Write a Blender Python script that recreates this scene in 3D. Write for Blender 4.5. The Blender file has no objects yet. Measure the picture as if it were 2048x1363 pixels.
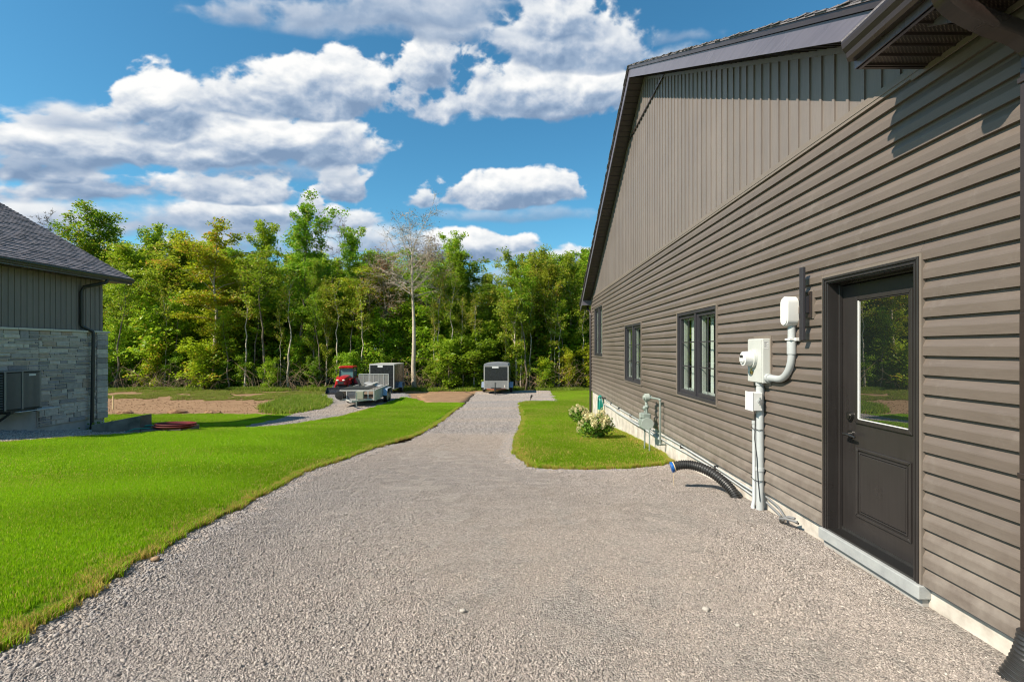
import bpy, bmesh, math, random
import numpy as np
from mathutils import Vector, Matrix, Quaternion
S = bpy.context.scene
COL = S.collection
rnd = random.Random(7)
rng = np.random.default_rng(7)
R = math.radians

# ------------------------------------------------------------------ camera
cam_d = bpy.data.cameras.new("camera")
cam = bpy.data.objects.new("camera", cam_d)
COL.objects.link(cam)
CH = 1.65
cam.location = (0, 0, CH)
cam.rotation_euler = (R(90), 0, 0)
cam_d.sensor_width = 36
cam_d.lens = 17.58
cam_d.shift_x = -16 / 2048
cam_d.shift_y = 15.5 / 2048
cam_d.clip_start = 0.05
cam_d.clip_end = 3000
S.camera = cam

# ------------------------------------------------------------------ light
RAY = Vector((.55, .30, -.57)).normalized()          # the way sunlight travels
S.view_settings.view_transform = 'Standard'
S.view_settings.look = 'None'
S.view_settings.exposure = 0.80
S.view_settings.gamma = 1
S.view_settings.use_curve_mapping = False
sun_d = bpy.data.lights.new("sun", 'SUN')
sun_d.energy = 4.6
sun_d.angle = R(0.5)
sun_d.color = (1.0, 0.90, 0.76)
sun = bpy.data.objects.new("sun", sun_d)
COL.objects.link(sun)
sun.rotation_euler = RAY.to_track_quat('-Z', 'Y').to_euler()

W = bpy.data.worlds.new("World")
S.world = W
W.use_nodes = True
nt = W.node_tree
for n in list(nt.nodes): nt.nodes.remove(n)
class NB:
    """tiny node-building helper"""
    def __init__(s, tree): s.t = tree
    def n(s, typ, **kw):
        x = s.t.nodes.new(typ)
        for k, v in kw.items(): setattr(x, k, v)
        return x
    def put(s, sock, v):
        if isinstance(v, bpy.types.NodeSocket): s.t.links.new(v, sock)
        elif v is not None: sock.default_value = v
    def m(s, op, a, b=None, c=None, clamp=False):
        x = s.n('ShaderNodeMath', operation=op); x.use_clamp = clamp
        s.put(x.inputs[0], a); s.put(x.inputs[1], b); s.put(x.inputs[2], c)
        return x.outputs[0]
    def mr(s, v, a, b, c=0., d=1., smooth=False):
        x = s.n('ShaderNodeMapRange'); x.interpolation_type = 'SMOOTHSTEP' if smooth else 'LINEAR'
        for i, q in enumerate((v, a, b, c, d)): s.put(x.inputs[i], q)
        return x.outputs[0]
    def mix(s, f, a, b, blend='MIX'):
        x = s.n('ShaderNodeMix', data_type='RGBA', blend_type=blend)
        s.put(x.inputs[0], f); s.put(x.inputs[6], a if isinstance(a, bpy.types.NodeSocket) else (*a[:3], 1)); s.put(x.inputs[7], b if isinstance(b, bpy.types.NodeSocket) else (*b[:3], 1))
        return x.outputs[2]
    def noise(s, vec, scale, detail=4, rough=.55, dist=0):
        x = s.n('ShaderNodeTexNoise'); s.put(x.inputs['Vector'], vec)
        x.inputs['Scale'].default_value = scale; x.inputs['Detail'].default_value = detail
        x.inputs['Roughness'].default_value = rough; x.inputs['Distortion'].default_value = dist
        return x.outputs[0]
    def vor(s, vec, scale, feature='F1', out=0, rand=1.):
        x = s.n('ShaderNodeTexVoronoi', feature=feature); s.put(x.inputs['Vector'], vec)
        x.inputs['Scale'].default_value = scale; x.inputs['Randomness'].default_value = rand
        return x.outputs[out]

b = NB(nt)
out = b.n('ShaderNodeOutputWorld')
sky = b.n('ShaderNodeTexSky', sky_type='NISHITA')
sky.sun_disc = False
sky.sun_elevation = math.asin(-RAY.z)
sky.sun_rotation = math.atan2(-RAY.x, -RAY.y)
sky.altitude = 100; sky.air_density = 1.0; sky.dust_density = 0.6; sky.ozone_density = 2.0
tc = b.n('ShaderNodeTexCoord')
D = tc.outputs['Generated']
sp = b.n('ShaderNodeSeparateXYZ'); b.put(sp.inputs[0], D)
az = b.m('ARCTAN2', sp.outputs[0], sp.outputs[1])
el = b.m('ARCSINE', b.m('MAXIMUM', b.m('MINIMUM', sp.outputs[2], 1.), -1.))
SKYK = 0.105
base = b.n('ShaderNodeVectorMath', operation='SCALE'); b.put(base.inputs[0], sky.outputs[0]); base.inputs[3].default_value = SKYK
grade = b.n('ShaderNodeHueSaturation'); grade.inputs['Saturation'].default_value = 1.12; grade.inputs['Value'].default_value = 1.0
b.put(grade.inputs['Color'], b.mix(1., base.outputs[0], (.58, .87, .87), 'MULTIPLY'))
# ---- clouds: painted once into a sky texture (direction -> colour, cover) by fractal noise
def gnoise(x, y, seed):
    r = np.random.default_rng(seed); g_ = r.random((256, 256), dtype=np.float32) * 6.2832
    gc, gs = np.cos(g_).astype(np.float32), np.sin(g_).astype(np.float32)
    xi = np.floor(x).astype(np.int32); yi = np.floor(y).astype(np.int32); xf = (x - xi).astype(np.float32); yf = (y - yi).astype(np.float32)
    u = xf * xf * xf * (xf * (xf * 6 - 15) + 10); v = yf * yf * yf * (yf * (yf * 6 - 15) + 10)
    def c(i, j):
        k = (yi + j) & 255, (xi + i) & 255
        return gc[k] * (xf - i) + gs[k] * (yf - j)
    a = c(0, 0); a += (c(1, 0) - a) * u; b_ = c(0, 1); b_ += (c(1, 1) - b_) * u
    return (a + (b_ - a) * v) * 1.4
def fbm(x, y, n, seed, gain=.5, bill=False):
    s = 0; a = 1.; t = 0
    for i in range(n):
        q = gnoise(x + 17.3 * i, y - 9.1 * i, seed + i)
        s = s + a * ((1 - 2 * np.abs(q) * 1.25) if bill else q); t += a; a *= gain; x = x * 2.03; y = y * 2.03
    return s / t
def cloud_field(az, el, K):
    """az, el: arrays; K: pixels per radian. Returns rgb and cover."""
    el = np.arctan(np.tan(np.minimum(el, 1.5)) / np.maximum(np.cos(np.clip(az, -1.05, 1.05)), .45))   # bases lie level
    x = az * np.cos(el * .8); y = el * 1.25
    wx = fbm(x * 5, y * 5, 4, 50) * .035; wy = fbm(x * 5 + 9, y * 5 + 4, 4, 60) * .022
    n1 = fbm(x * 7 + 3, y * 9 + 1, 8, 10, .52)
    bl = fbm((x + wx) * 16, (y + wy) * 18, 6, 30, .5, True)
    wisp = fbm(x * 3.0 + 5, y * 11 + 3, 6, 80, .55)
    H = n1 * 1.15 + bl * .34                       # heap relief
    k1, k2 = max(1, int(.006 * K)), max(1, int(.020 * K))
    def sh(a_, dx, dy): return np.roll(np.roll(a_, dx, 1), dy, 0)
    # light from above and left: slope of the relief towards the sun, at three sizes
    slope = (H - sh(H, k1, -k1 * 2)) * .9 + (H - sh(H, k2, -k2 * 2)) * .75
    azw, elw = az + wx, el + wy
    rgb = np.zeros(az.shape + (3,), np.float32); cov = np.zeros(az.shape, np.float32)
    ramp = np.array([[.13, .19, .285], [.20, .26, .35], [.33, .37, .43], [.47, .49, .51], [.575, .575, .57]], np.float32)
    for (a0, e0, w, h, so, br, th) in CLOUDS:
        m = (np.abs(az - a0) < w * 2.0) & (el > e0 - h * 1.6) & (el < e0 + h * 2.2)
        r0 = np.where(m.any(1))[0]; c0 = np.where(m.any(0))[0]
        if len(r0) == 0: continue
        S_ = (slice(r0[0], r0[-1] + 1), slice(c0[0], c0[-1] + 1))
        dx = (azw[S_] - a0) / w; dy = (elw[S_] - e0) / h
        d_ = np.where(dy < 0, dy * 2.3, dy); r = np.sqrt(dx * dx + d_ * d_)
        soft = th < .9 or so > .5
        e_ = np.minimum(H[S_], .9) * np.clip((1.45 - r) / .5, 0, 1) * np.clip((dy + .75) / .8, .30, 1.) * (1.15 if not soft else .8) + (wisp[S_] * .7 if soft else wisp[S_] * .12)
        f2 = 1 - r + e_ - .06
        t = np.clip(f2 / (so * .95 + .07), 0, 1); al = (t * t * (3 - 2 * t)) * th
        core = np.clip(f2 / .9, 0, 1)
        s = np.clip(.42 + .90 * dy, 0.08, .86) + slope[S_] * (.60 if not soft else .35) + (.5 - core) * .12
        s = np.clip(s * br, 0, 1) * 4
        i = np.minimum(s.astype(int), 3); q = (s - i)[..., None]
        c_ = ramp[i] * (1 - q) + ramp[i + 1] * q
        a_ = al[..., None]
        rgb[S_] = rgb[S_] * (1 - a_) + c_ * a_; cov[S_] = cov[S_] * (1 - al) + al
    return rgb / np.maximum(cov, 1e-4)[..., None], cov
def PX(x, y):
    u, v = (x - 1040) / 1000, (697 - y) / 1000
    return math.atan2(u, 1), math.atan(v)
CLOUDS = []
# x, y where the heap is widest, half width, height above it, softness, brightness, cover -- far ones first
for (x, y, w, h, so, br, th) in sorted((
 (760, 25, 330, 90, .6, .72, .96), (900, 70, 220, 50, .8, .78, .85), (620, 60, 130, 40, .9, .8, .7), (120, 330, 330, 70, .8, .78, .85), (520, 350, 260, 46, .9, .72, .75), (480, 40, 90, 60, .7, .7, .8), (1250, -60, 300, 50, .8, .7, .5), (350, -25, 200, 34, .8, .8, .7),
 (1120, 95, 175, 105, .35, .90, 1.), (1120, 50, 110, 70, .3, 1.05, 1.),
 (1360, 80, 90, 26, 1., .8, .5), (1330, 125, 90, 30, .9, .85, .55), (1210, 120, 60, 50, .5, .9, .9),
 (1030, 200, 250, 100, .28, 1.0, 1.), (868, 150, 85, 95, .22, 1.12, 1.), (1170, 195, 110, 70, .35, 1., 1.),
 (610, 205, 190, 78, .30, 1.0, 1.), (700, 190, 90, 85, .25, 1.03, 1.), (275, 215, 90, 85, .20, 1.15, 1.), (330, 245, 120, 80, .25, 1.1, 1.),
 (420, 300, 370, 105, .34, .98, 1.), (180, 245, 130, 55, .7, .74, .9), (610, 295, 190, 70, .35, 1.0, 1.), (300, 300, 230, 90, .3, 1.0, 1.),
 (40, 345, 90, 70, .3, 1.1, 1.), (120, 355, 60, 50, .25, 1.1, 1.), (200, 385, 300, 60, .4, .88, 1.), (500, 392, 150, 48, .3, 1.02, 1.),
 (692, 382, 58, 52, .25, 1.04, 1.), (620, 415, 26, 50, .2, 1.06, 1.),
 (1010, 392, 165, 50, .25, 1.02, 1.), (850, 405, 45, 34, .25, 1.05, .95), (1090, 385, 70, 46, .3, .95, 1.), (1040, 435, 210, 22, 1., .66, .55),
 (300, 455, 460, 60, .9, .76, .97), (60, 460, 300, 60, .8, .70, .95), (420, 500, 420, 60, .9, .8, .95), (530, 440, 190, 34, .5, .92, .95), (680, 448, 90, 40, .4, .95, .92),
 (960, 505, 120, 44, .28, 1.05, 1.), (1040, 495, 50, 30, .3, 1.05, 1.), (850, 505, 80, 40, .4, .95, .9), (1140, 528, 66, 28, .35, 1.02, .9), (1010, 560, 260, 50, 1., .66, .75),
 (740, 505, 200, 46, .7, .82, .9), (260, 520, 460, 60, .9, .70, .9), (560, 560, 700, 60, 1., .70, .75), (-260, 300, 200, 80, .4, .95, 1.), (1500, 520, 260, 60, .4, .95, 1.)), key=lambda q: -q[1]):
    a0, e0 = PX(x, y); a1, _ = PX(x + w, y); a2, _ = PX(x - w, y); _, e1 = PX(x, y - h)
    CLOUDS.append((a0, e0, (a1 - a2) / 2 * 1.07, (e1 - e0) * 1.12, so, br * .96, th))
for (a_, e_, w_, h_) in ((-1.5, .30, .35, .10), (-2.1, .45, .30, .12), (-1.35, .65, .30, .12), (1.2, .35, .3, .11), (1.9, .25, .4, .1),
                         (2.5, .5, .3, .13), (-2.6, .22, .35, .10), (1.5, .8, .35, .13), (-.4, 1.0, .35, .12), (1.0, .5, .2, .08), (-1.25, .15, .3, .05)):
    CLOUDS.append((a_, e_, w_, h_, .35, 1., 1.))
def cloud_image(name, a0, a1, e0, e1, w, h):
    az, el = np.meshgrid(np.linspace(a0, a1, w, dtype=np.float32), np.linspace(e0, e1, h, dtype=np.float32))
    rgb, cov = cloud_field(az, el, w / (a1 - a0))
    return rgb, cov

cur = grade.outputs[0]
for nm, a0, a1, e0, e1, w, h in (("clouds_round_the_sky", -math.pi, math.pi, 0., math.pi / 2, 1600, 400), ("clouds_ahead", -1.05, .95, 0., .85, 2400, 1020)):
    rgb, cov = cloud_image(nm, a0, a1, e0, e1, w, h)
    img = bpy.data.images.new(nm, w, h, alpha=True, float_buffer=True); img.colorspace_settings.name = 'Non-Color'; img.alpha_mode = 'CHANNEL_PACKED'
    img.pixels.foreach_set(np.concatenate([rgb * cov[..., None], cov[..., None]], -1).astype(np.float32).ravel()); img.pack()
    uu = b.mr(az, a0, a1); vv = b.mr(el, e0, e1)
    for sck in (uu, vv): sck.node.clamp = False
    cv = b.n('ShaderNodeCombineXYZ'); b.put(cv.inputs[0], uu); b.put(cv.inputs[1], vv)
    it = b.n('ShaderNodeTexImage'); it.image = img; it.interpolation = 'Cubic' if w > 2000 else 'Linear'; it.extension = 'CLIP'; b.put(it.inputs[0], cv.outputs[0])
    inv = b.m('SUBTRACT', 1., it.outputs['Alpha'])
    if w > 2000:       # the finer picture replaces the coarse one inside its own window
        win = b.m('MULTIPLY', b.m('MULTIPLY', b.m('GREATER_THAN', uu, .001), b.m('LESS_THAN', uu, .999)), b.m('MULTIPLY', b.m('GREATER_THAN', vv, .0), b.m('LESS_THAN', vv, .999)))
        fine = b.n('ShaderNodeVectorMath', operation='SCALE'); b.put(fine.inputs[0], grade.outputs[0]); b.put(fine.inputs[3], inv)
        ad = b.n('ShaderNodeVectorMath', operation='ADD'); b.put(ad.inputs[0], fine.outputs[0]); b.put(ad.inputs[1], it.outputs['Color'])
        cur = b.mix(win, cur, ad.outputs[0])
    else:
        fine = b.n('ShaderNodeVectorMath', operation='SCALE'); b.put(fine.inputs[0], cur); b.put(fine.inputs[3], inv)
        ad = b.n('ShaderNodeVectorMath', operation='ADD'); b.put(ad.inputs[0], fine.outputs[0]); b.put(ad.inputs[1], it.outputs['Color'])
        cur = ad.outputs[0]
bg = b.n('ShaderNodeBackground'); b.put(bg.inputs[0], cur); bg.inputs[1].default_value = 1.0
b.put(out.inputs[0], bg.outputs[0])
W.cycles.sampling_method = 'MANUAL'; W.cycles.sample_map_resolution = 512
S.cycles.filter_width = 1.1
S.cycles.max_bounces = 7; S.cycles.diffuse_bounces = 5; S.cycles.glossy_bounces = 3; S.cycles.transmission_bounces = 4; S.cycles.transparent_max_bounces = 8

# ------------------------------------------------------------------ helpers
MATS = {}
def mat(name, col, rough=.6, metal=0., var=.0, vscale=6., bump=0., bscale=40., spec=.5, col2=None, dust=None):
    """plain procedural material: base colour broken up by noise, optional bump"""
    if name in MATS: return MATS[name]
    m = bpy.data.materials.new(name); m.use_nodes = True
    t = m.node_tree; b = NB(t); p = t.nodes['Principled BSDF']
    p.inputs['Roughness'].default_value = rough; p.inputs['Metallic'].default_value = metal
    p.inputs['Specular IOR Level'].default_value = spec
    tc = b.n('ShaderNodeTexCoord'); O = tc.outputs['Object']
    c2 = col2 or tuple(c * (1 - var) for c in col)
    if var or col2:
        nz = b.noise(O, vscale, 6, .6)
        cc = b.mix(b.mr(nz, .35, .68), col, c2)
        b.put(p.inputs['Base Color'], cc)
        b.put(p.inputs['Roughness'], b.mr(b.noise(O, vscale * 2.3, 4), .3, .7, max(.05, rough - .1), min(1, rough + .1)))
    else:
        p.inputs['Base Color'].default_value = (*col, 1)
    if bump:
        bp = b.n('ShaderNodeBump'); bp.inputs['Strength'].default_value = bump; bp.inputs['Distance'].default_value = .01
        b.put(bp.inputs['Height'], b.noise(O, bscale, 6, .65)); b.put(p.inputs['Normal'], bp.outputs[0])
    MATS[name] = m
    return m

ORG = {}      # object name -> world origin its mesh coordinates are measured from
def tag(o, label=None, cat=None, group=None, kind=None):
    if label: o['label'] = label
    if cat: o['category'] = cat
    if group: o['group'] = group
    if kind: o['kind'] = kind
    return o
def root(name, loc, label, cat, group=None, rz=0.):
    o = bpy.data.objects.new(name, None); COL.objects.link(o)
    o.location = loc; o.rotation_euler.z = rz; o.empty_display_size = .2
    ORG[o] = Vector(loc)
    return tag(o, label, cat, group)
class MB:
    """collects faces; build() links them as one mesh object"""
    def __init__(s): s.v = []; s.f = []
    def add(s, vs, fs):
        k = len(s.v); s.v += [tuple(q) for q in vs]; s.f += [tuple(i + k for i in q) for q in fs]; return s
    def box(s, a, c):
        x0, y0, z0 = (min(a[i], c[i]) for i in range(3)); x1, y1, z1 = (max(a[i], c[i]) for i in range(3))
        return s.add([(x0,y0,z0),(x1,y0,z0),(x1,y1,z0),(x0,y1,z0),(x0,y0,z1),(x1,y0,z1),(x1,y1,z1),(x0,y1,z1)],
                     [(0,3,2,1),(4,5,6,7),(0,1,5,4),(1,2,6,5),(2,3,7,6),(3,0,4,7)])
    def prism(s, pts, d):
        """polygon of 3-D points swept by vector d"""
        n = len(pts); p = [Vector(q) for q in pts]; d = Vector(d)
        return s.add(p + [q + d for q in p], [tuple(range(n))[::-1], tuple(range(n, 2 * n))] + [(i, (i + 1) % n, n + (i + 1) % n, n + i) for i in range(n)])
    def tube(s, path, rad, n=10, cap=True):
        P = [Vector(q) for q in path]; m = len(P)
        rad = rad if hasattr(rad, '__len__') else [rad] * m
        t = [(P[min(i + 1, m - 1)] - P[max(i - 1, 0)]).normalized() for i in range(m)]
        u = t[0].orthogonal().normalized(); vs = []
        for i in range(m):
            if i: u = (t[i - 1].rotation_difference(t[i]) @ u); u = (u - t[i] * u.dot(t[i])).normalized()
            w = t[i].cross(u)
            for k in range(n):
                a = 2 * math.pi * k / n
                vs.append(P[i] + (u * math.cos(a) + w * math.sin(a)) * rad[i])
        fs = [(i * n + k, i * n + (k + 1) % n, (i + 1) * n + (k + 1) % n, (i + 1) * n + k) for i in range(m - 1) for k in range(n)]
        if cap: fs += [tuple(range(n))[::-1], tuple((m - 1) * n + k for k in range(n))]
        return s.add(vs, fs)
    def cyl(s, a, c, r, n=16, r2=None): return s.tube([a, c], [r, r if r2 is None else r2], n)
    def ball(s, c, r, n=10, m=7, sc=(1, 1, 1)):
        vs = [(c[0], c[1], c[2] - r * sc[2])]
        for i in range(1, m):
            p = math.pi * i / m
            for k in range(n):
                a = 2 * math.pi * k / n
                vs.append((c[0] + r * sc[0] * math.sin(p) * math.cos(a), c[1] + r * sc[1] * math.sin(p) * math.sin(a), c[2] - r * sc[2] * math.cos(p)))
        vs.append((c[0], c[1], c[2] + r * sc[2])); L = len(vs) - 1
        fs = [(0, 1 + (k + 1) % n, 1 + k) for k in range(n)]
        fs += [(1 + i * n + k, 1 + i * n + (k + 1) % n, 1 + (i + 1) * n + (k + 1) % n, 1 + (i + 1) * n + k) for i in range(m - 2) for k in range(n)]
        fs += [(1 + (m - 2) * n + k, 1 + (m - 2) * n + (k + 1) % n, L) for k in range(n)]
        return s.add(vs, fs)
    def build(s, name, m, parent=None, smooth=False, bevel=0., label=None, kind=None, loc=None):
        o0 = Vector((0, 0, 0))
        if parent is not None: o0 = ORG[parent]
        elif loc is not None: o0 = Vector(loc)
        me = bpy.data.meshes.new(name)
        me.from_pydata([(x - o0.x, y - o0.y, z - o0.z) for x, y, z in s.v], [], s.f)
        bm = bmesh.new(); bm.from_mesh(me); bmesh.ops.recalc_face_normals(bm, faces=bm.faces); bm.to_mesh(me); bm.free()
        me.materials.append(m)
        o = bpy.data.objects.new(name, me); COL.objects.link(o)
        if parent is not None: o.parent = parent
        else: o.location = o0
        ORG[o] = o0
        if smooth:
            me.polygons.foreach_set('use_smooth', [True] * len(me.polygons))
            if smooth != 'all':
                me.set_sharp_from_angle(angle=R(50))
        if bevel:
            md = o.modifiers.new('bevel', 'BEVEL'); md.width = bevel; md.segments = 2; md.limit_method = 'ANGLE'; md.angle_limit = R(40)
        if label: o['label'] = label
        if kind: o['kind'] = kind
        return o
def box(name, a, c, m, parent=None, **k): return MB().box(a, c).build(name, m, parent, **k)
def ngmesh(name, v, f, m, smooth=False):
    """numpy mesh: all faces with the same number of corners"""
    me = bpy.data.meshes.new(name)
    v = np.asarray(v, dtype=np.float32); f = np.asarray(f, dtype=np.int32); k = f.shape[1]
    me.vertices.add(len(v)); me.vertices.foreach_set('co', v.ravel())
    me.loops.add(f.size); me.loops.foreach_set('vertex_index', f.ravel())
    me.polygons.add(len(f)); me.polygons.foreach_set('loop_start', np.arange(0, f.size, k, dtype=np.int32))
    me.polygons.foreach_set('loop_total', np.full(len(f), k, dtype=np.int32))
    if smooth: me.polygons.foreach_set('use_smooth', np.ones(len(f), dtype=bool))
    me.update(calc_edges=True); me.validate()
    me.materials.append(m)
    return me

# ------------------------------------------------------------------ terrain
KY = [-60, 2, 4.3, 5.9, 8.7, 10.1, 11.8, 15.2, 18, 25, 34, 40, 70, 900]
KZ = [.05, 0, 0, -.08, -.25, -.33, -.42, -.68, -.9, -1.2, -1.43, -1.5, -1.5, -1.5]
def _ss(t): t = np.clip(t, 0, 1); return t * t * (3 - 2 * t)
def zf(X, Y):
    X = np.asarray(X, float); Y = np.asarray(Y, float)
    z = sum(np.interp(Y + d, KY, KZ) for d in (-1.2, -.6, 0, .6, 1.2)) / 5
    z = z - .34 * _ss((-X - 4.5) / 9) * _ss((Y - 12.5) / 4) * (1 - _ss((Y - 22) / 10))
    return z + .012 * np.sin(X * 1.1 + .7 * Y) * np.sin(Y * .9 - X * .4) * (X < 1.2)
def Z(x, y): return float(zf(x, y))
def G(px, py):
    """point of the terrain seen at this spot of the photograph"""
    u, v = (px - 1040) / 1000, (697 - py) / 1000
    t = np.linspace(1.2, 60, 6000)
    d = CH + v * t - zf(u * t, t)
    i = int(np.argmax(d < 0))
    return (u * t[i], t[i]) if d[i] < 0 else (u * 38., 38.)
def inside(P, poly):
    P = np.asarray(P); poly = np.asarray(poly); x, y = P[:, 0], P[:, 1]; r = np.zeros(len(P), bool); j = len(poly) - 1
    for i in range(len(poly)):
        xi, yi = poly[i]; xj, yj = poly[j]
        c = ((yi > y) != (yj > y)) & (x < (xj - xi) * (y - yi) / (yj - yi + 1e-12) + xi)
        r ^= c; j = i
    return r
def edgedist(P, poly):
    P = np.asarray(P, float); poly = np.asarray(poly, float); d = np.full(len(P), 1e9)
    for i in range(len(poly)):
        a = poly[i - 1]; e_ = poly[i] - a; L = (e_ ** 2).sum() + 1e-12
        t = np.clip(((P - a) @ e_) / L, 0, 1)
        d = np.minimum(d, np.hypot(*(P - a - t[:, None] * e_).T))
    return d
def rough(poly, step=.25, amp=.03, seed=1):
    """resample an outline and make it uneven"""
    q = random.Random(seed); o = []
    for i in range(len(poly)):
        a, c = Vector(poly[i]), Vector(poly[(i + 1) % len(poly)]); L = (c - a).length; n = max(1, int(L / step))
        n = min(n, 90)
        for k in range(n):
            p = a.lerp(c, k / n); am = amp if L / n < 1 else 0
            o.append((p.x + q.uniform(-am, am), p.y + q.uniform(-am, am)))
    return o
def sheet(name, poly, lift, m, skirt=0., skirt_mat=None, step=.6, label=None, kind='structure', cat=None):
    """an outline laid over the terrain, with an optional cut edge hanging down"""
    bm = bmesh.new()
    bm.faces.new([bm.verts.new((x, y, 0)) for x, y in poly])
    ys = [p[1] for p in poly]; xs = [p[0] for p in poly]
    for ax, lo, hi, st in ((1, min(ys), max(ys), step), (0, min(xs), max(xs), step * 1.6)):
        lo = max(lo, -6 if ax else -24); hi = min(hi, 44 if ax else 12)
        k = lo + st
        while k < hi:
            co = (0, k, 0) if ax else (k, 0, 0); no = (0, 1, 0) if ax else (1, 0, 0)
            bmesh.ops.bisect_plane(bm, geom=bm.verts[:] + bm.edges[:] + bm.faces[:], plane_co=co, plane_no=no)
            k += st
    for v in bm.verts: v.co.z = Z(v.co.x, v.co.y) + lift
    bmesh.ops.recalc_face_normals(bm, faces=bm.faces)
    for f_ in bm.faces:
        if f_.normal.z < 0: f_.normal_flip()
    if skirt:
        be = [e_ for e_ in bm.edges if e_.is_boundary]
        r_ = bmesh.ops.extrude_edge_only(bm, edges=be)
        for v in [q for q in r_['geom'] if isinstance(q, bmesh.types.BMVert)]: v.co.z -= skirt
        for f_ in [q for q in r_['geom'] if isinstance(q, bmesh.types.BMFace)]: f_.material_index = 1
    me = bpy.data.meshes.new(name); bm.to_mesh(me); bm.free()
    me.materials.append(m)
    if skirt: me.materials.append(skirt_mat)
    for p in me.polygons: p.use_smooth = p.material_index == 0
    o = bpy.data.objects.new(name, me); COL.objects.link(o)
    return tag(o, label, cat, None, kind)

# ------------------------------------------------------------------ ground materials
def ground_mat(name, c1, c2, c3, scale, fine, bump=.6, bscale=60., stones=False):
    m = bpy.data.materials.new(name); m.use_nodes = True; t = m.node_tree; b = NB(t); p = t.nodes['Principled BSDF']
    p.inputs['Roughness'].default_value = .95; p.inputs['Specular IOR Level'].default_value = .15
    O = b.n('ShaderNodeTexCoord').outputs['Object']
    a = b.mix(b.mr(b.noise(O, scale, 5, .6), .35, .65), c1, c2)
    a = b.mix(b.mr(b.noise(O, fine, 4, .7), .45, .7), a, c3)
    if stones:
        vc = b.vor(O, 85, 'F1', 1); se = b.n('ShaderNodeSeparateColor'); b.put(se.inputs[0], vc)
        a = b.mix(1., a, b.mix(se.outputs[0], (.62, .6, .6), (1.35, 1.33, 1.3)), 'MULTIPLY')
        vd = b.vor(O, 85, 'F1', 0)
        h = b.m('ADD', b.m('MULTIPLY', vd, -1.), b.noise(O, 160, 3))
    else: h = b.noise(O, bscale, 6, .7)
    b.put(p.inputs['Base Color'], a)
    bp = b.n('ShaderNodeBump'); bp.inputs['Strength'].default_value = bump; bp.inputs['Distance'].default_value = .02
    b.put(bp.inputs['Height'], h); b.put(p.inputs['Normal'], bp.outputs[0])
    return m
M_gravel = ground_mat('crushed_limestone_bed', (.36, .325, .29), (.31, .28, .25), (.40, .36, .325), .8, 22, .9, stones=True)
M_dirt = ground_mat('brown_soil', (.27, .165, .092), (.20, .12, .066), (.34, .225, .135), 1.3, 14, .5, 25)
M_sod = ground_mat('sod_edge_soil', (.075, .045, .028), (.05, .03, .02), (.20, .13, .06), 6, 60, .9, 70)
M_litter = ground_mat('forest_floor', (.06, .05, .03), (.04, .06, .02), (.11, .085, .05), .6, 8, .8, 20)
M_turfbase = ground_mat('turf_thatch', (.17, .34, .007), (.20, .38, .010), (.23, .34, .018), 2.2, 30, .7, 80)
M_turfdry = ground_mat('dry_turf_thatch', (.14, .27, .012), (.30, .25, .06), (.20, .30, .02), 2.2, 30, .7, 80)

def blade_mat(name, lo, hi, dry, trans=.45):
    """grass blade or leaf: every blade its own tint, dry ones straw coloured"""
    m = bpy.data.materials.new(name); m.use_nodes = True; t = m.node_tree; b = NB(t)
    for n in list(t.nodes): t.nodes.remove(n)
    out = b.n('ShaderNodeOutputMaterial')
    ge = b.n('ShaderNodeNewGeometry'); ri = ge.outputs['Random Per Island']
    at = b.n('ShaderNodeAttribute', attribute_type='INSTANCER', attribute_name='dry'); d = at.outputs['Fac']
    a2 = b.n('ShaderNodeAttribute', attribute_type='INSTANCER', attribute_name='tint'); tn = a2.outputs['Fac']
    c = b.mix(ri, lo, hi)
    c = b.mix(b.mr(tn, .2, .9, 0, .72), c, b.mix(ri, tuple(q * .55 for q in lo), tuple(q * .62 for q in hi)))
    pr = b.m('FRACT', b.m('MULTIPLY', ri, 7.31))
    c = b.mix(b.m('LESS_THAN', pr, b.m('ADD', d, .035)), c, b.mix(b.m('FRACT', b.m('MULTIPLY', ri, 13.7)), dry, tuple(q * .6 for q in dry)))
    df = b.n('ShaderNodeBsdfPrincipled'); df.inputs['Roughness'].default_value = .5; df.inputs['Specular IOR Level'].default_value = .25
    tr = b.n('ShaderNodeBsdfTranslucent'); mx = b.n('ShaderNodeMixShader'); mx.inputs[0].default_value = trans
    b.put(df.inputs['Base Color'], c); b.put(tr.inputs[0], c)
    b.put(mx.inputs[1], df.outputs[0]); b.put(mx.inputs[2], tr.outputs[0]); b.put(out.inputs[0], mx.outputs[0])
    return m
M_blade = blade_mat('lawn_blades', (.205, .39, .006), (.37, .585, .012), (.66, .50, .13), .5)
M_weed = blade_mat('rough_grass_blades', (.14, .24, .02), (.30, .38, .04), (.48, .38, .13))

def stone_mat():
    m = bpy.data.materials.new('crushed_limestone'); m.use_nodes = True; t = m.node_tree; b = NB(t); p = t.nodes['Principled BSDF']
    p.inputs['Roughness'].default_value = .9; p.inputs['Specular IOR Level'].default_value = .2
    ri = b.n('ShaderNodeNewGeometry').outputs['Random Per Island']
    c = b.n('ShaderNodeValToRGB'); b.put(c.inputs[0], ri); e = c.color_ramp.elements
    e[0].color = (.155, .14, .13, 1); e[1].color = (.50, .46, .42, 1); e[1].position = 1
    for q, cc in ((.2, (.25, .228, .21)), (.6, (.325, .297, .272)), (.9, (.42, .385, .35))):
        k = e.new(q); k.color = (*cc, 1)
    tn = b.n('ShaderNodeAttribute', attribute_type='INSTANCER', attribute_name='tint').outputs['Fac']
    cc = b.mix(1., c.outputs[0], b.mix(tn, (.86, .87, .91), (1.12, 1.03, .95)), 'MULTIPLY')
    b.put(p.inputs['Base Color'], cc)
    return m
M_stone = stone_mat()

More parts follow.
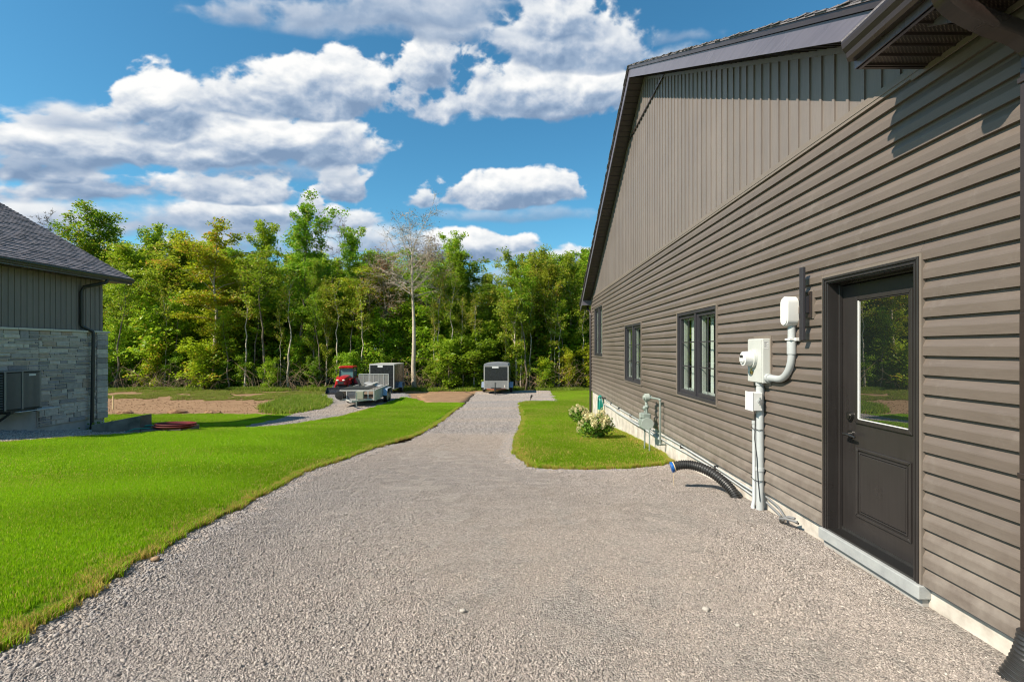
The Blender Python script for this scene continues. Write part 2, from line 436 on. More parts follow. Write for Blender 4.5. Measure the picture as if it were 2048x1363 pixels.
# ------------------------------------------------------------------ outlines (world metres, found from the photograph)
lawnR = [G(*q) for q in ((0, 1289), (26, 1267), (60, 1249), (98, 1233), (150, 1203), (188, 1178), (233, 1143), (316, 1094), (410, 1045), (470, 1017), (539, 979),
         (599, 947), (650, 930), (700, 912.6), (740, 899), (785, 884), (820, 875), (850, 862), (874, 846), (898, 828), (915, 816), (932, 806))]
lawnF = [G(*q) for q in ((852, 806), (830, 798), (806, 794), (770, 808), (735, 819), (690, 832), (640, 841), (590, 850), (540, 856), (480, 859))]
lawn_poly = [(-2.6, 1.9)] + lawnR + lawnF + [G(400, 862), G(300, 867), G(200, 873.5), G(90, 881), G(0, 888), (-12.2, 10.3), (-13, 8.5), (-13, -3), (-4.5, -3), (-3.2, .5)]
lawn_poly = rough(lawn_poly, .16, .045, 3)
side_poly = [G(1339, 925), G(1320, 931), G(1250, 937), G(1180, 938), G(1110, 938), G(1070, 934), G(1040, 917), G(1031, 898), G(1036, 876), G(1044, 856),
             G(1048, 838), G(1042, 820), G(1036, 806), G(1050, 803), G(1112, 802), G(1150, 800), (6.5, 28.), (6.5, 19.2), (2.56, 18.6), (2.56, 9.0)]
side_poly = rough(side_poly, .25, .035, 5)
back_poly = [G(1104, 783), G(1118, 801), (6, 27.8), (12, 27.8), (12, 37), (2.6, 37)]
far_lawn = [G(207, 829.5), G(400, 828), G(520, 829), G(585, 830), G(560, 838), G(500, 851), G(462, 859.5), G(380, 864), G(280, 868), (-12.4, 16.4), (-13.6, 17.4), (-24, 17.8), (-24, 20.2)]
far_lawn = rough(far_lawn, .4, .05, 8)
gravel_poly = [(-7, -5), (2.7, -5), (2.7, 9.4), (2.0, 20), G(1046, 805), G(1118, 801), G(1100, 781), G(958, 783), G(940, 797), G(915, 822), G(880, 852), G(820, 885), (-5, 8), (-6, 2)]
drive_poly = rough([G(470, 862), G(540, 862), G(640, 848), G(740, 825), G(800, 803), G(815, 792), G(800, 785), G(650, 785), G(640, 797), G(655, 806), G(640, 816), G(600, 827), G(575, 832), G(520, 845), G(480, 855)], .5, .06, 9)
strip_poly = [(-14.5, 9), (-11, 8.8), G(0, 893), G(90, 886), G(200, 878), G(330, 871), (-12.3, 16.8), (-14.5, 17.2)]

ground = sheet('ground', [(-300, -40), (300, -40), (300, 600), (-300, 600)], -.05, M_litter, label='dark leaf litter under the trees')
soil = sheet('bare_soil', rough([(-30, 4), (-30, 37.5), (-12, 37.2), (12, 37.6), (14, 37), (14, 18), (3, 18), (-3, 12)], .5, .25, 4), -.03, M_dirt, label='brown levelled soil beyond the lawns')
gravel_sheet = sheet('gravel_driveway', gravel_poly, 0., M_gravel, step=.5, label='grey crushed stone driveway running back to the trailers')
drive_sheet = sheet('gravel_path', drive_poly, -.005, M_gravel, label='grey gravel lane curving to the tractor')
strip_sheet = sheet('gravel_strip', strip_poly, -.02, M_gravel, label='shaded gravel strip beside the stone house')
lawn = sheet('front_lawn', lawn_poly, .025, M_turfbase, skirt=.07, skirt_mat=M_sod, label='bright green sod lawn with a cut edge')
lawn2 = sheet('side_lawn', side_poly, .02, M_turfdry, skirt=.06, skirt_mat=M_sod, label='patchy lawn along the brown house')
lawn3 = sheet('far_lawn', far_lawn, .02, M_turfbase, skirt=.05, skirt_mat=M_sod, label='smaller lawn behind the stone house')
lawn4 = sheet('back_lawn', rough(back_poly, .4, .08, 3), .01, M_turfdry, label='rough lawn beyond the gravel pad')

# ------------------------------------------------------------------ scatter: tiles of blades or stones stood on measured points
def grass_tile(name, size, n, h, w, m, curl=.5, seed=1):
    r = np.random.default_rng(seed)
    p = (r.random((n, 2)) - .5) * size
    a = r.random(n) * 2 * np.pi; lean = r.random(n) ** 1.4 * curl * h * 1.4; la = r.random(n) * 2 * np.pi
    hh = h * (.55 + .6 * r.random(n)); ww = w * (.7 + .6 * r.random(n))
    dx, dy = np.cos(a) * ww / 2, np.sin(a) * ww / 2; lx, ly = np.cos(la) * lean, np.sin(la) * lean
    z0 = np.full(n, -.012)
    v = np.stack([np.stack([p[:, 0] - dx, p[:, 1] - dy, z0], 1), np.stack([p[:, 0] + dx, p[:, 1] + dy, z0], 1),
                  np.stack([p[:, 0] + lx * .35 + dx * .8, p[:, 1] + ly * .35 + dy * .8, hh * .6], 1), np.stack([p[:, 0] + lx * .35 - dx * .8, p[:, 1] + ly * .35 - dy * .8, hh * .6], 1),
                  np.stack([p[:, 0] + lx, p[:, 1] + ly, hh], 1)], 1).reshape(-1, 3)
    k = np.arange(n)[:, None] * 5
    f = np.concatenate([k + [0, 1, 2], k + [0, 2, 3], k + [3, 2, 4]], 0)
    return bpy.data.objects.new(name, ngmesh(name, v, f, m))
ICO = bmesh.new(); bmesh.ops.create_icosphere(ICO, subdivisions=1, radius=1)
IV = np.array([v.co[:] for v in ICO.verts]); IF = np.array([[v.index for v in f.verts] for f in ICO.faces]); ICO.free()
def stone_tile(name, size, n, smin, smax, m, seed=1, flat=.6):
    r = np.random.default_rng(seed)
    s = smin + (smax - smin) * r.random(n) ** 2.2
    V = IV[None] * (1 + .7 * (r.random((n, 12, 1)) - .5)) + .35 * (r.random((n, 12, 3)) - .5)
    V = V * (s[:, None, None] / 2) * np.stack([.8 + .6 * r.random(n), .7 + .4 * r.random(n), flat * (.7 + .6 * r.random(n))], 1)[:, None]
    q = r.normal(size=(n, 4)) * [1, .35, .35, 1]; q /= np.linalg.norm(q, axis=1)[:, None]
    w, x, y, z = q.T
    Rm = np.stack([np.stack([1-2*(y*y+z*z), 2*(x*y-z*w), 2*(x*z+y*w)], 1), np.stack([2*(x*y+z*w), 1-2*(x*x+z*z), 2*(y*z-x*w)], 1), np.stack([2*(x*z-y*w), 2*(y*z+x*w), 1-2*(x*x+y*y)], 1)], 1)
    V = np.einsum('nij,nkj->nki', Rm, V)
    V += np.concatenate([(r.random((n, 2)) - .5) * size, (s * .16 * r.random(n) - .001)[:, None]], 1)[:, None]
    f = (np.arange(n)[:, None, None] * 12 + IF[None]).reshape(-1, 3)
    return bpy.data.objects.new(name, ngmesh(name, V.reshape(-1, 3), f, m))

def scatter(name, pts, tile, m, label, scale=(1, 1), dry=None, tint=None, seed=1, cat=None, group=None):
    """points mesh + geometry nodes: the tile stood on every point, turned and scaled at random"""
    r = np.random.default_rng(seed); n = len(pts)
    me = bpy.data.meshes.new(name); me.vertices.add(n); me.vertices.foreach_set('co', np.asarray(pts, np.float32).ravel())
    rot = np.zeros((n, 3), np.float32); rot[:, 2] = r.random(n) * 2 * np.pi
    # lean with the terrain
    me.attributes.new('rot', 'FLOAT_VECTOR', 'POINT').data.foreach_set('vector', rot.ravel())
    sc = scale[0] + (scale[1] - scale[0]) * r.random(n)
    me.attributes.new('sc', 'FLOAT', 'POINT').data.foreach_set('value', sc.astype(np.float32))
    me.attributes.new('dry', 'FLOAT', 'POINT').data.foreach_set('value', (np.zeros(n) if dry is None else dry).astype(np.float32))
    me.attributes.new('tint', 'FLOAT', 'POINT').data.foreach_set('value', (r.random(n) if tint is None else tint).astype(np.float32))
    me.materials.append(m)
    o = bpy.data.objects.new(name, me); COL.objects.link(o)
    ng = bpy.data.node_groups.new(name, 'GeometryNodeTree')
    ng.interface.new_socket('Geometry', in_out='INPUT', socket_type='NodeSocketGeometry'); ng.interface.new_socket('Geometry', in_out='OUTPUT', socket_type='NodeSocketGeometry')
    b = NB(ng); gi = b.n('NodeGroupInput'); go = b.n('NodeGroupOutput')
    oi = b.n('GeometryNodeObjectInfo'); oi.inputs['Object'].default_value = tile; oi.inputs['As Instance'].default_value = True
    ip = b.n('GeometryNodeInstanceOnPoints')
    def att(nm, ty):
        a = b.n('GeometryNodeInputNamedAttribute'); a.data_type = ty; a.inputs[0].default_value = nm; return a.outputs[0]
    b.put(ip.inputs['Points'], gi.outputs[0]); b.put(ip.inputs['Instance'], oi.outputs['Geometry'])
    b.put(ip.inputs['Rotation'], att('rot', 'FLOAT_VECTOR')); b.put(ip.inputs['Scale'], att('sc', 'FLOAT'))
    b.put(go.inputs[0], ip.outputs[0])
    md = o.modifiers.new('scatter', 'NODES'); md.node_group = ng
    return tag(o, label, cat, group, 'stuff')
def grid(poly, step, jit=.5, seed=1, ymin=-9, ymax=99, xmin=-99):
    r = np.random.default_rng(seed); P = np.asarray(poly)
    x = np.arange(max(P[:, 0].min(), xmin), P[:, 0].max(), step); y = np.arange(max(P[:, 1].min(), ymin), min(P[:, 1].max(), ymax), step)
    g_ = np.stack(np.meshgrid(x, y), -1).reshape(-1, 2); g_ = g_ + (r.random(g_.shape) - .5) * step * jit
    return g_[inside(g_, poly)]
def infrustum(P, mar=.6):
    """keep the points the photograph could see, with a wide margin for a step to the side"""
    return P[(P[:, 1] > .9) & (np.abs(P[:, 0]) < P[:, 1] * 1.12 + 2.6)]
def smoothnoise(P, s, seed):
    r = np.random.default_rng(seed); ph = r.random(8) * 6.28; k = r.normal(size=(8, 2)) / s
    return .5 + .5 * np.clip(sum(np.sin(P @ k[i] + ph[i]) for i in range(8)) / 2.8, -1, 1)

T_near = grass_tile('lawn_tile_near', .24, 600, .037, .0048, M_blade, .55, 1)
T_mid = grass_tile('lawn_tile_mid', .30, 420, .040, .0085, M_blade, .55, 2)
T_far = grass_tile('lawn_tile_far', .42, 420, .048, .013, M_blade, .6, 3)
T_edge = grass_tile('lawn_tile_edge', .09, 80, .046, .005, M_blade, .9, 4)
T_rough = grass_tile('rough_tile', .7, 420, .16, .018, M_weed, .8, 5)
def turf(name, poly, label, dryk=.5, seed=1, ymax=99, tintoff=0., patch=0.):
    for nm, t, st, y0, y1 in (('', T_near, .15, .9, 6.8), ('', T_mid, .20, 6.8, 14), ('', T_far, .29, 14, ymax)):
        P = infrustum(grid(poly, st, .7, seed, y0 , y1))
        if len(P) == 0: continue
        d = edgedist(P, poly); P, d = P[d > st * .62], d[d > st * .62]
        dry = np.clip(dryk * np.exp(-(d - .07) / .05) * 1.2 + dryk * .35 * np.clip(smoothnoise(P, .7, seed + 9) - .6, 0, 1) + patch * (.25 + .75 * np.clip(smoothnoise(P, .35, seed + 19) * 1.6 - .5, 0, 1)), 0, .92)
        tint = np.clip(smoothnoise(P, .45, seed + 4) * .45 + smoothnoise(P, 2.2, seed + 5) * .55 + tintoff, 0, 1)
        pts = np.column_stack([P, zf(P[:, 0], P[:, 1]) + .025])
        scatter(name, pts, t, M_blade, label + {.15: ', the near part', .20: ', the middle part', .29: ', the far part'}[st], (.85, 1.12), dry, tint, seed)
    # tufts hanging over the cut edge
    E = []; q = np.asarray(poly); r = np.random.default_rng(seed)
    for i in range(len(q)):
        a, c = q[i - 1], q[i]; L = np.hypot(*(c - a))
        if L > 1.5: continue
        for k in range(max(1, int(L / .028))): E.append(a + (c - a) * r.random() + (r.random(2) - .5) * .07)
    E = infrustum(np.array(E)); E = E[E[:, 1] < 24]
    scatter(name + '_edge', np.column_stack([E, zf(E[:, 0], E[:, 1]) + .012]), T_edge, M_blade, label + ', straw coloured cut edge', (.8, 1.3), .2 + .6 * np.random.default_rng(seed).random(len(E)) * (dryk > .1), np.random.default_rng(3).random(len(E)), seed)
turf('lawn_grass', lawn_poly, 'short bright green grass of the front lawn', .75, 2)
turf('side_lawn_grass', side_poly, 'patchy green and yellow grass beside the brown house', 1.0, 4, 30, .25, .2)
P = infrustum(grid(far_lawn, .29, .7, 6)); d = edgedist(P, far_lawn); P = P[d > .15]
scatter('far_lawn_grass', np.column_stack([P, zf(P[:, 0], P[:, 1]) + .02]), T_far, M_blade, 'short green grass of the small lawn behind the stone house', (.85, 1.1), np.full(len(P), .03), smoothnoise(P, 1., 5), 6)
P = infrustum(grid(back_poly, .29, .7, 6)); scatter('back_lawn_grass', np.column_stack([P, zf(P[:, 0], P[:, 1]) + .01]), T_far, M_blade, 'green grass beyond the gravel pad', (.85, 1.2), np.full(len(P), .12), smoothnoise(P, 1., 5), 6)

# gravel stones
ST = [stone_tile('gravel_tile_a', .34, 1500, .004, .0125, M_stone, 11), stone_tile('gravel_tile_b', .34, 1150, .004, .015, M_stone, 12), stone_tile('gravel_tile_c', .34, 230, .008, .024, M_stone, 13, .40),
      stone_tile('gravel_tile_far', .6, 700, .014, .036, M_stone, 14)]
def not_lawn(P, mar=.0):
    return P[~(inside(P, lawn_poly) | inside(P, side_poly)) & (P[:, 0] < 2.52)]
Pg = not_lawn(infrustum(grid(gravel_poly, .2, .6, 21, 1.2, 12.5)))
near_lawn = np.minimum(edgedist(Pg, lawn_poly), edgedist(Pg, side_poly))
_cx = -.35 - .10 * np.clip(Pg[:, 1] - 5, 0, 8)      # wheel tracks packed by driving back to the pad
tracks = np.maximum(np.exp(-((Pg[:, 0] - _cx - .78) / .22) ** 2), np.exp(-((Pg[:, 0] - _cx + .78) / .22) ** 2)) * smoothnoise(Pg, 1.5, 71) * 1.5
for i in range(3):
    sel = (np.arange(len(Pg)) * 7 + (np.arange(len(Pg)) // 11)) % 3 == i if i < 2 else (smoothnoise(Pg, .8, 33) > .62) | (Pg[:, 0] < -.9 - .25 * (Pg[:, 1] - 2))
    if i < 2: sel = sel & ~((tracks > .55) & (rng.random(len(Pg)) < .55))
    Q = Pg[sel & (near_lawn > .19)]
    scatter('gravel', np.column_stack([Q, zf(Q[:, 0], Q[:, 1])]), ST[i], M_stone, ('fine grey crushed stone covering the driveway', 'mixed grey crushed stone covering the driveway', 'flatter coarse stone chips on the left and middle of the driveway')[i],
            (.9, 1.1), tint=np.clip(smoothnoise(Q, 1.3, 34) * .8 + .2 * rng.random(len(Q)), 0, 1), seed=30 + i)
Q = Pg[near_lawn <= .24]; small = stone_tile('gravel_tile_rim', .12, 46, .008, .026, M_stone, 15)
Qr = not_lawn(infrustum(grid(gravel_poly, .075, .8, 22, 1.2, 20))); nl = np.minimum(edgedist(Qr, lawn_poly), edgedist(Qr, side_poly)); Qr = Qr[(nl < .30) & (nl > .035)]
scatter('gravel', np.column_stack([Qr, zf(Qr[:, 0], Qr[:, 1])]), small, M_stone, 'loose crushed stone along the cut edge of the grass', (.9, 1.2), tint=rng.random(len(Qr)), seed=36)
Qf = infrustum(grid(gravel_poly, .33, .6, 23, 12.5, 38)); Qf = Qf[~(inside(Qf, lawn_poly) | inside(Qf, side_poly))]; nl = np.minimum(edgedist(Qf, lawn_poly), edgedist(Qf, side_poly)); Qf = Qf[(nl > .28) & (Qf[:, 0] < 2.4)]
Qd = infrustum(grid(drive_poly, .33, .6, 24)); Qd = Qd[~inside(Qd, lawn_poly)]
Qs = infrustum(grid(strip_poly, .33, .6, 25)); Qs = Qs[(~inside(Qs, lawn_poly)) & (Qs[:, 0] > -14.0)]
for q, lb in ((Qf, 'grey crushed stone on the far driveway and trailer pad'), (Qd, 'grey crushed stone on the lane by the tractor'), (Qs, 'bluish shaded stone beside the stone house')):
    scatter('gravel', np.column_stack([q, zf(q[:, 0], q[:, 1])]), ST[3], M_stone, lb, (.9, 1.15), tint=smoothnoise(q, 1.5, 3), seed=37)
M_rock = mat('brown_rock', (.34, .22, .12), .85, var=.4, vscale=40, bump=.4)
M_prock = mat('pale_rock', (.42, .38, .33), .85, var=.25, vscale=40, bump=.4)
def rock(px, py, s, m, label):
    x, y = G(px, py); a = MB(); r = random.Random(px)
    a.ball((x, y, Z(x, y) + s * .22), s / 2, 9, 6, (1, .8, .6)); a.v = [(q[0] + r.uniform(-.05, .05) * s, q[1] + r.uniform(-.05, .05) * s, q[2] + r.uniform(-.05, .05) * s) for q in a.v]
    tag(a.build('rock', m, smooth='all', loc=(x, y, Z(x, y))), label, 'rock')
rock(311, 1121, .07, M_rock, 'rounded brown rock on the gravel by the lawn edge')
rock(926, 1224, .045, M_prock, 'small pale rock in the bottom middle of the gravel')
rock(1412, 1221, .05, M_prock, 'flat pale rock on the gravel in front of the door')
rock(1476, 1253, .035, M_prock, 'little white pebble nearest the bottom of the gravel')

# rough grass at the foot of the wood and on the left bank
weeds1 = [G(207, 796), G(330, 797), G(470, 800), G(600, 800), G(640, 798), G(650, 786), (-15.6, 38.5), (-32, 38.5), (-31, 31)]
weeds2 = rough([G(560, 822), G(548, 812), G(575, 800), G(612, 794), G(645, 800), G(652, 808), G(630, 817), G(590, 825)], .3, .1, 4)
P = infrustum(grid(rough(weeds1, .5, .3, 2), .42, .9, 41)); keep = smoothnoise(P, .8, 3) > .25
P = P[keep]
scatter('rough_grass', np.column_stack([P, zf(P[:, 0], P[:, 1]) - .03]), T_rough, M_weed, 'patchy yellow green weeds on the soil before the wood', (.35, .75), np.full(len(P), .25), rng.random(len(P)), 42)
P = grid(weeds2, .3, .9, 43); scatter('tall_weeds', np.column_stack([P, zf(P[:, 0], P[:, 1]) - .03]), T_rough, M_weed, 'clump of taller green weeds beside the gravel lane', (.9, 2.0), np.full(len(P), .05), rng.random(len(P)) * .3, 44)
P = grid([(-34, 37.0), (3.5, 36.9), (12, 37.2), (12, 40.5), (-34, 40.5)], .5, .9, 45); P = P[~((P[:, 0] > -4) & (P[:, 0] < 2.2) & (P[:, 1] < 37.6))]
scatter('woodland_weeds', np.column_stack([P, zf(P[:, 0], P[:, 1]) - .05])[smoothnoise(P, .9, 8) > .3], T_rough, M_weed, 'tall green weeds along the foot of the wood', (.7, 2.0), np.full(len(P), .08)[smoothnoise(P, .9, 8) > .3], rng.random(int((smoothnoise(P, .9, 8) > .3).sum())), 46)
# soil patch with clods at the end of the front lawn, straw along the pad
bank = sheet('soil_bank', rough([G(835, 791), G(850, 805), G(930, 808), G(948, 788), G(930, 783), G(870, 786)], .25, .08, 6), .03, M_dirt, skirt=.1, skirt_mat=M_dirt, step=.4, label='brown soil bank between lawn and trailer pad')
T_clod = stone_tile('clod_tile', .9, 22, .015, .05, mat('soil_clods', (.26, .145, .075), .95, var=.3, vscale=20), 16)
P = infrustum(grid([(-30, 19), (-9, 19), (-9, 31), (-30, 31)], .8, .9, 47)); P = P[~inside(P, far_lawn) & ~inside(P, drive_poly) & ~inside(P, lawn_poly)]
P2 = grid([G(838, 791), G(855, 804), G(925, 806), G(942, 789)], .5, .8, 48)
P = np.concatenate([P, P2]); scatter('soil_clods', np.column_stack([P, zf(P[:, 0], P[:, 1]) - .01]), T_clod, MATS['soil_clods'], 'loose brown clods on the bare soil', (.8, 1.3), seed=48)
for (px, py, s, lb) in ((355, 824, .42, 'dark clod of soil behind the small lawn, the middle one'), (250, 825, .34, 'low clod of soil nearest the stone house'), (425, 825, .36, 'broad clod of soil right of the others')):
    x, y = G(px, py); a = MB().ball((x, y, Z(x, y)), s, 10, 6, (1.2, .7, .38)); r = random.Random(px)
    a.v = [(q[0] + r.uniform(-.04, .04), q[1] + r.uniform(-.04, .04), q[2] + r.uniform(-.03, .04)) for q in a.v]
    tag(a.build('soil_clod', M_dirt, loc=(x, y, Z(x, y))), lb, 'clod')
x, y = G(226, 817); M_stake = mat('raw_pine', (.62, .47, .26), .7, var=.15)
tag(box('survey_stake', (x - .03, y - .02, Z(x, y) - .1), (x + .03, y + .02, Z(x, y) + .66), M_stake, loc=(x, y, Z(x, y))), 'pale wooden survey stake standing in the rough grass', 'stake')

# ------------------------------------------------------------------ building materials
def lineup(name, col, rough, axis, scale, depth, var=.12, bump=.25, spec=.4):
    """vinyl or painted metal: faint streaks along one axis and a slight orange-peel relief"""
    m = bpy.data.materials.new(name); m.use_nodes = True; t = m.node_tree; b = NB(t); p = t.nodes['Principled BSDF']
    O = b.n('ShaderNodeTexCoord').outputs['Object']; mp = b.n('ShaderNodeMapping'); b.put(mp.inputs[0], O)
    s = [scale] * 3; s[axis] = scale * .04; mp.inputs['Scale'].default_value = s
    g1 = b.noise(mp.outputs[0], 1., 5, .6); g2 = b.noise(O, 1.1, 4, .6)
    c = b.mix(b.mr(g1, .3, .7), tuple(q * (1 - var) for q in col), tuple(min(1, q * (1 + var)) for q in col))
    c = b.mix(b.mr(g2, .35, .75, 0, .5), c, tuple(min(1, q * 1.25 + .01) for q in col))
    oi = b.n('ShaderNodeObjectInfo').outputs['Random']
    c = b.mix(1., c, b.mix(oi, (.94, .94, .94), (1.05, 1.05, 1.05)), 'MULTIPLY')
    if name == 'taupe_vinyl_siding':      # splashed dust on the lowest courses, chalky smears higher up
        sz = b.n('ShaderNodeSeparateXYZ'); b.put(sz.inputs[0], O)
        low = b.m('MULTIPLY', b.mr(sz.outputs[2], 1.02, 1.75, 1., 0.), b.mr(b.noise(O, 5, 6, .7), .35, .65, .1, .8))
        c = b.mix(low, c, (.27, .235, .20)); c = b.mix(b.mr(b.noise(O, 3.1, 8, .75), .56, .72, 0, .35), c, (.24, .21, .185))
    b.put(p.inputs['Base Color'], c); p.inputs['Specular IOR Level'].default_value = spec
    b.put(p.inputs['Roughness'], b.mr(g2, .3, .7, rough - .07, rough + .1))
    bp = b.n('ShaderNodeBump'); bp.inputs['Strength'].default_value = bump; bp.inputs['Distance'].default_value = depth
    b.put(bp.inputs['Height'], g1); b.put(p.inputs['Normal'], bp.outputs[0])
    return m
M_siding = lineup('taupe_vinyl_siding', (.124, .099, .082), .40, 1, 180, .0012)
M_batten = lineup('taupe_board_and_batten', (.172, .146, .131), .45, 2, 160, .0012)
M_trim = lineup('taupe_trim', (.17, .14, .115), .45, 2, 120, .001)
M_fascia = lineup('bronze_metal_fascia', (.11, .10, .125), .28, 1, 40, .002, .2, .2, .5)  # lilac tint puts the sky's reflection into the metal's colour
M_gutter = lineup('dark_brown_gutter', (.030, .021, .018), .30, 1, 40, .001, .15, .1, .55)
M_black = lineup('black_painted_steel', (.024, .021, .020), .30, 2, 60, .0006, .2, .15, .5)
M_frame = lineup('charcoal_window_frame', (.030, .028, .033), .38, 2, 60, .0005, .15, .1, .5)
M_whitepvc = mat('white_pvc', (.66, .66, .64), .4, var=.08, vscale=5)
M_greypvc = mat('grey_pvc', (.44, .46, .46), .42, var=.12, vscale=7)
M_metalbox = mat('grey_enamel_box', (.50, .51, .48), .38, var=.06, vscale=5)
M_gas = mat('gas_meter_grey', (.24, .28, .25), .45, var=.2, vscale=12)
M_parge = mat('pale_parging', (.62, .57, .50), .9, col2=(.36, .32, .27), vscale=4.2, bump=.35, bscale=30)
M_conc = mat('grey_concrete', (.40, .38, .35), .9, col2=(.30, .29, .275), vscale=4, bump=.3, bscale=40)
M_steel = mat('satin_black_nickel', (.12, .115, .11), .28, metal=.9)
M_galv = mat('galvanised_steel', (.55, .57, .58), .35, metal=.85, var=.2, vscale=9)
M_brass = mat('brass', (.65, .48, .15), .35, metal=.9)
M_cable = mat('black_cable', (.03, .03, .03), .45)
M_gcable = mat('grey_cable', (.20, .20, .20), .5)
M_dark = mat('dark_room', (.025, .024, .022), .9)
M_curtain = mat('pale_curtain', (.78, .80, .76), .8, var=.1)
M_rubber = mat('black_rubber', (.030, .029, .028), .42, var=.3, vscale=30)
def glass_mat():
    m = bpy.data.materials.new('window_glass'); m.use_nodes = True; t = m.node_tree; b = NB(t)
    for n in list(t.nodes): t.nodes.remove(n)
    out = b.n('ShaderNodeOutputMaterial'); gl = b.n('ShaderNodeBsdfGlossy'); gl.inputs['Roughness'].default_value = 0.0; gl.inputs['Color'].default_value = (.93, .97, .95, 1)
    tr = b.n('ShaderNodeBsdfTransparent'); tr.inputs[0].default_value = (.85, .88, .86, 1)
    fr = b.n('ShaderNodeFresnel'); fr.inputs['IOR'].default_value = 1.6
    k = b.m('ADD', b.m('MULTIPLY', fr.outputs[0], .95), .06, clamp=True)
    k = b.m('MULTIPLY', k, b.m('SUBTRACT', 1., b.n('ShaderNodeNewGeometry').outputs['Backfacing']))      # the inner face of the pane does not mirror
    bp = b.n('ShaderNodeBump'); bp.inputs['Strength'].default_value = .03; bp.inputs['Distance'].default_value = .01
    b.put(bp.inputs['Height'], b.noise(b.n('ShaderNodeTexCoord').outputs['Object'], 2.2, 2)); b.put(gl.inputs['Normal'], bp.outputs[0])
    mx = b.n('ShaderNodeMixShader'); b.put(mx.inputs[0], k); b.put(mx.inputs[1], tr.outputs[0]); b.put(mx.inputs[2], gl.outputs[0]); b.put(out.inputs[0], mx.outputs[0])
    return m
M_glass = glass_mat()
def shingle_mat(name, a, c):
    m = bpy.data.materials.new(name); m.use_nodes = True; t = m.node_tree; b = NB(t); p = t.nodes['Principled BSDF']
    O = b.n('ShaderNodeTexCoord').outputs['Object']; ri = b.n('ShaderNodeNewGeometry').outputs['Random Per Island']
    cc = b.mix(ri, a, c); cc = b.mix(b.mr(b.noise(O, 90, 3, .8), .4, .65, 0, .6), cc, tuple(q * 1.8 for q in c))
    b.put(p.inputs['Base Color'], cc); p.inputs['Roughness'].default_value = .9; p.inputs['Specular IOR Level'].default_value = .2
    bp = b.n('ShaderNodeBump'); bp.inputs['Strength'].default_value = .6; bp.inputs['Distance'].default_value = .004; b.put(bp.inputs['Height'], b.noise(O, 200, 3)); b.put(p.inputs['Normal'], bp.outputs[0])
    return m
M_shingle = shingle_mat('grey_brown_shingles', (.085, .078, .085), (.17, .155, .165))

# ------------------------------------------------------------------ the brown house
WX = 2.6                       # wall plane
Y0, Y1 = 2.36, 18.1            # near corner, far corner of the wall
ZB, ZT = .14, 3.44             # siding from, to
PKY, PKZ, SL = 10.4, 7.30, .505
house = root('brown_house', (WX, Y1, -.9), 'long brown vinyl sided house with a board and batten gable and black side door', 'house')
def Pn(x, y, z): return (x, y, z)
# openings: y0, y1, z0, z1
DOOR = (3.215, 4.235, .14, 2.245)
WINS = [(6.545, 8.18, .905, 2.225), (10.62, 12.28, .875, 2.215), (15.58, 17.28, 1.40, 3.03)]
OPEN = [DOOR] + WINS
# foundation
box('foundation', (WX + .02, Y0, -1.3), (WX + .22, Y1 - .02, ZB + .012), M_parge, house)
# core wall between the openings
a = MB(); ys = sorted([Y0, Y1 - .01] + [o[0] for o in OPEN] + [o[1] for o in OPEN])
for i in range(len(ys) - 1):
    ym = (ys[i] + ys[i + 1]) / 2; op = [o for o in OPEN if o[0] < ym < o[1]]
    if op: a.box((WX + .03, ys[i], ZB + .02), (WX + .2, ys[i + 1], op[0][2])) if op[0][2] > ZB + .03 else None; a.box((WX + .03, ys[i], op[0][3]), (WX + .2, ys[i + 1], ZT + .05))
    else: a.box((WX + .03, ys[i], ZB + .02), (WX + .2, ys[i + 1], ZT + .05))
a.build('wall', M_dark, house)
# gable and end walls (behind the boards, and facing the wood)
a = MB(); a.prism([(WX + .03, Y0 + .3, ZT + .05), (WX + .03, Y1 - .02, ZT + .05), (WX + .03, Y1 - .02, PKZ - SL * (Y1 - PKY)), (WX + .03, PKY, PKZ), (WX + .03, Y0 + .3, PKZ - SL * (PKY - Y0 - .3))], (.16, 0, 0)).build('gable_wall', M_dark, house)
box('end_wall', (WX + .22, Y1 - .2, -1.3), (13.5, Y1 - .02, 3.4), M_siding, house)
box('end_wall', (WX + .22, Y0, -1.3), (13.5, Y0 + .2, 3.4), M_siding, house)

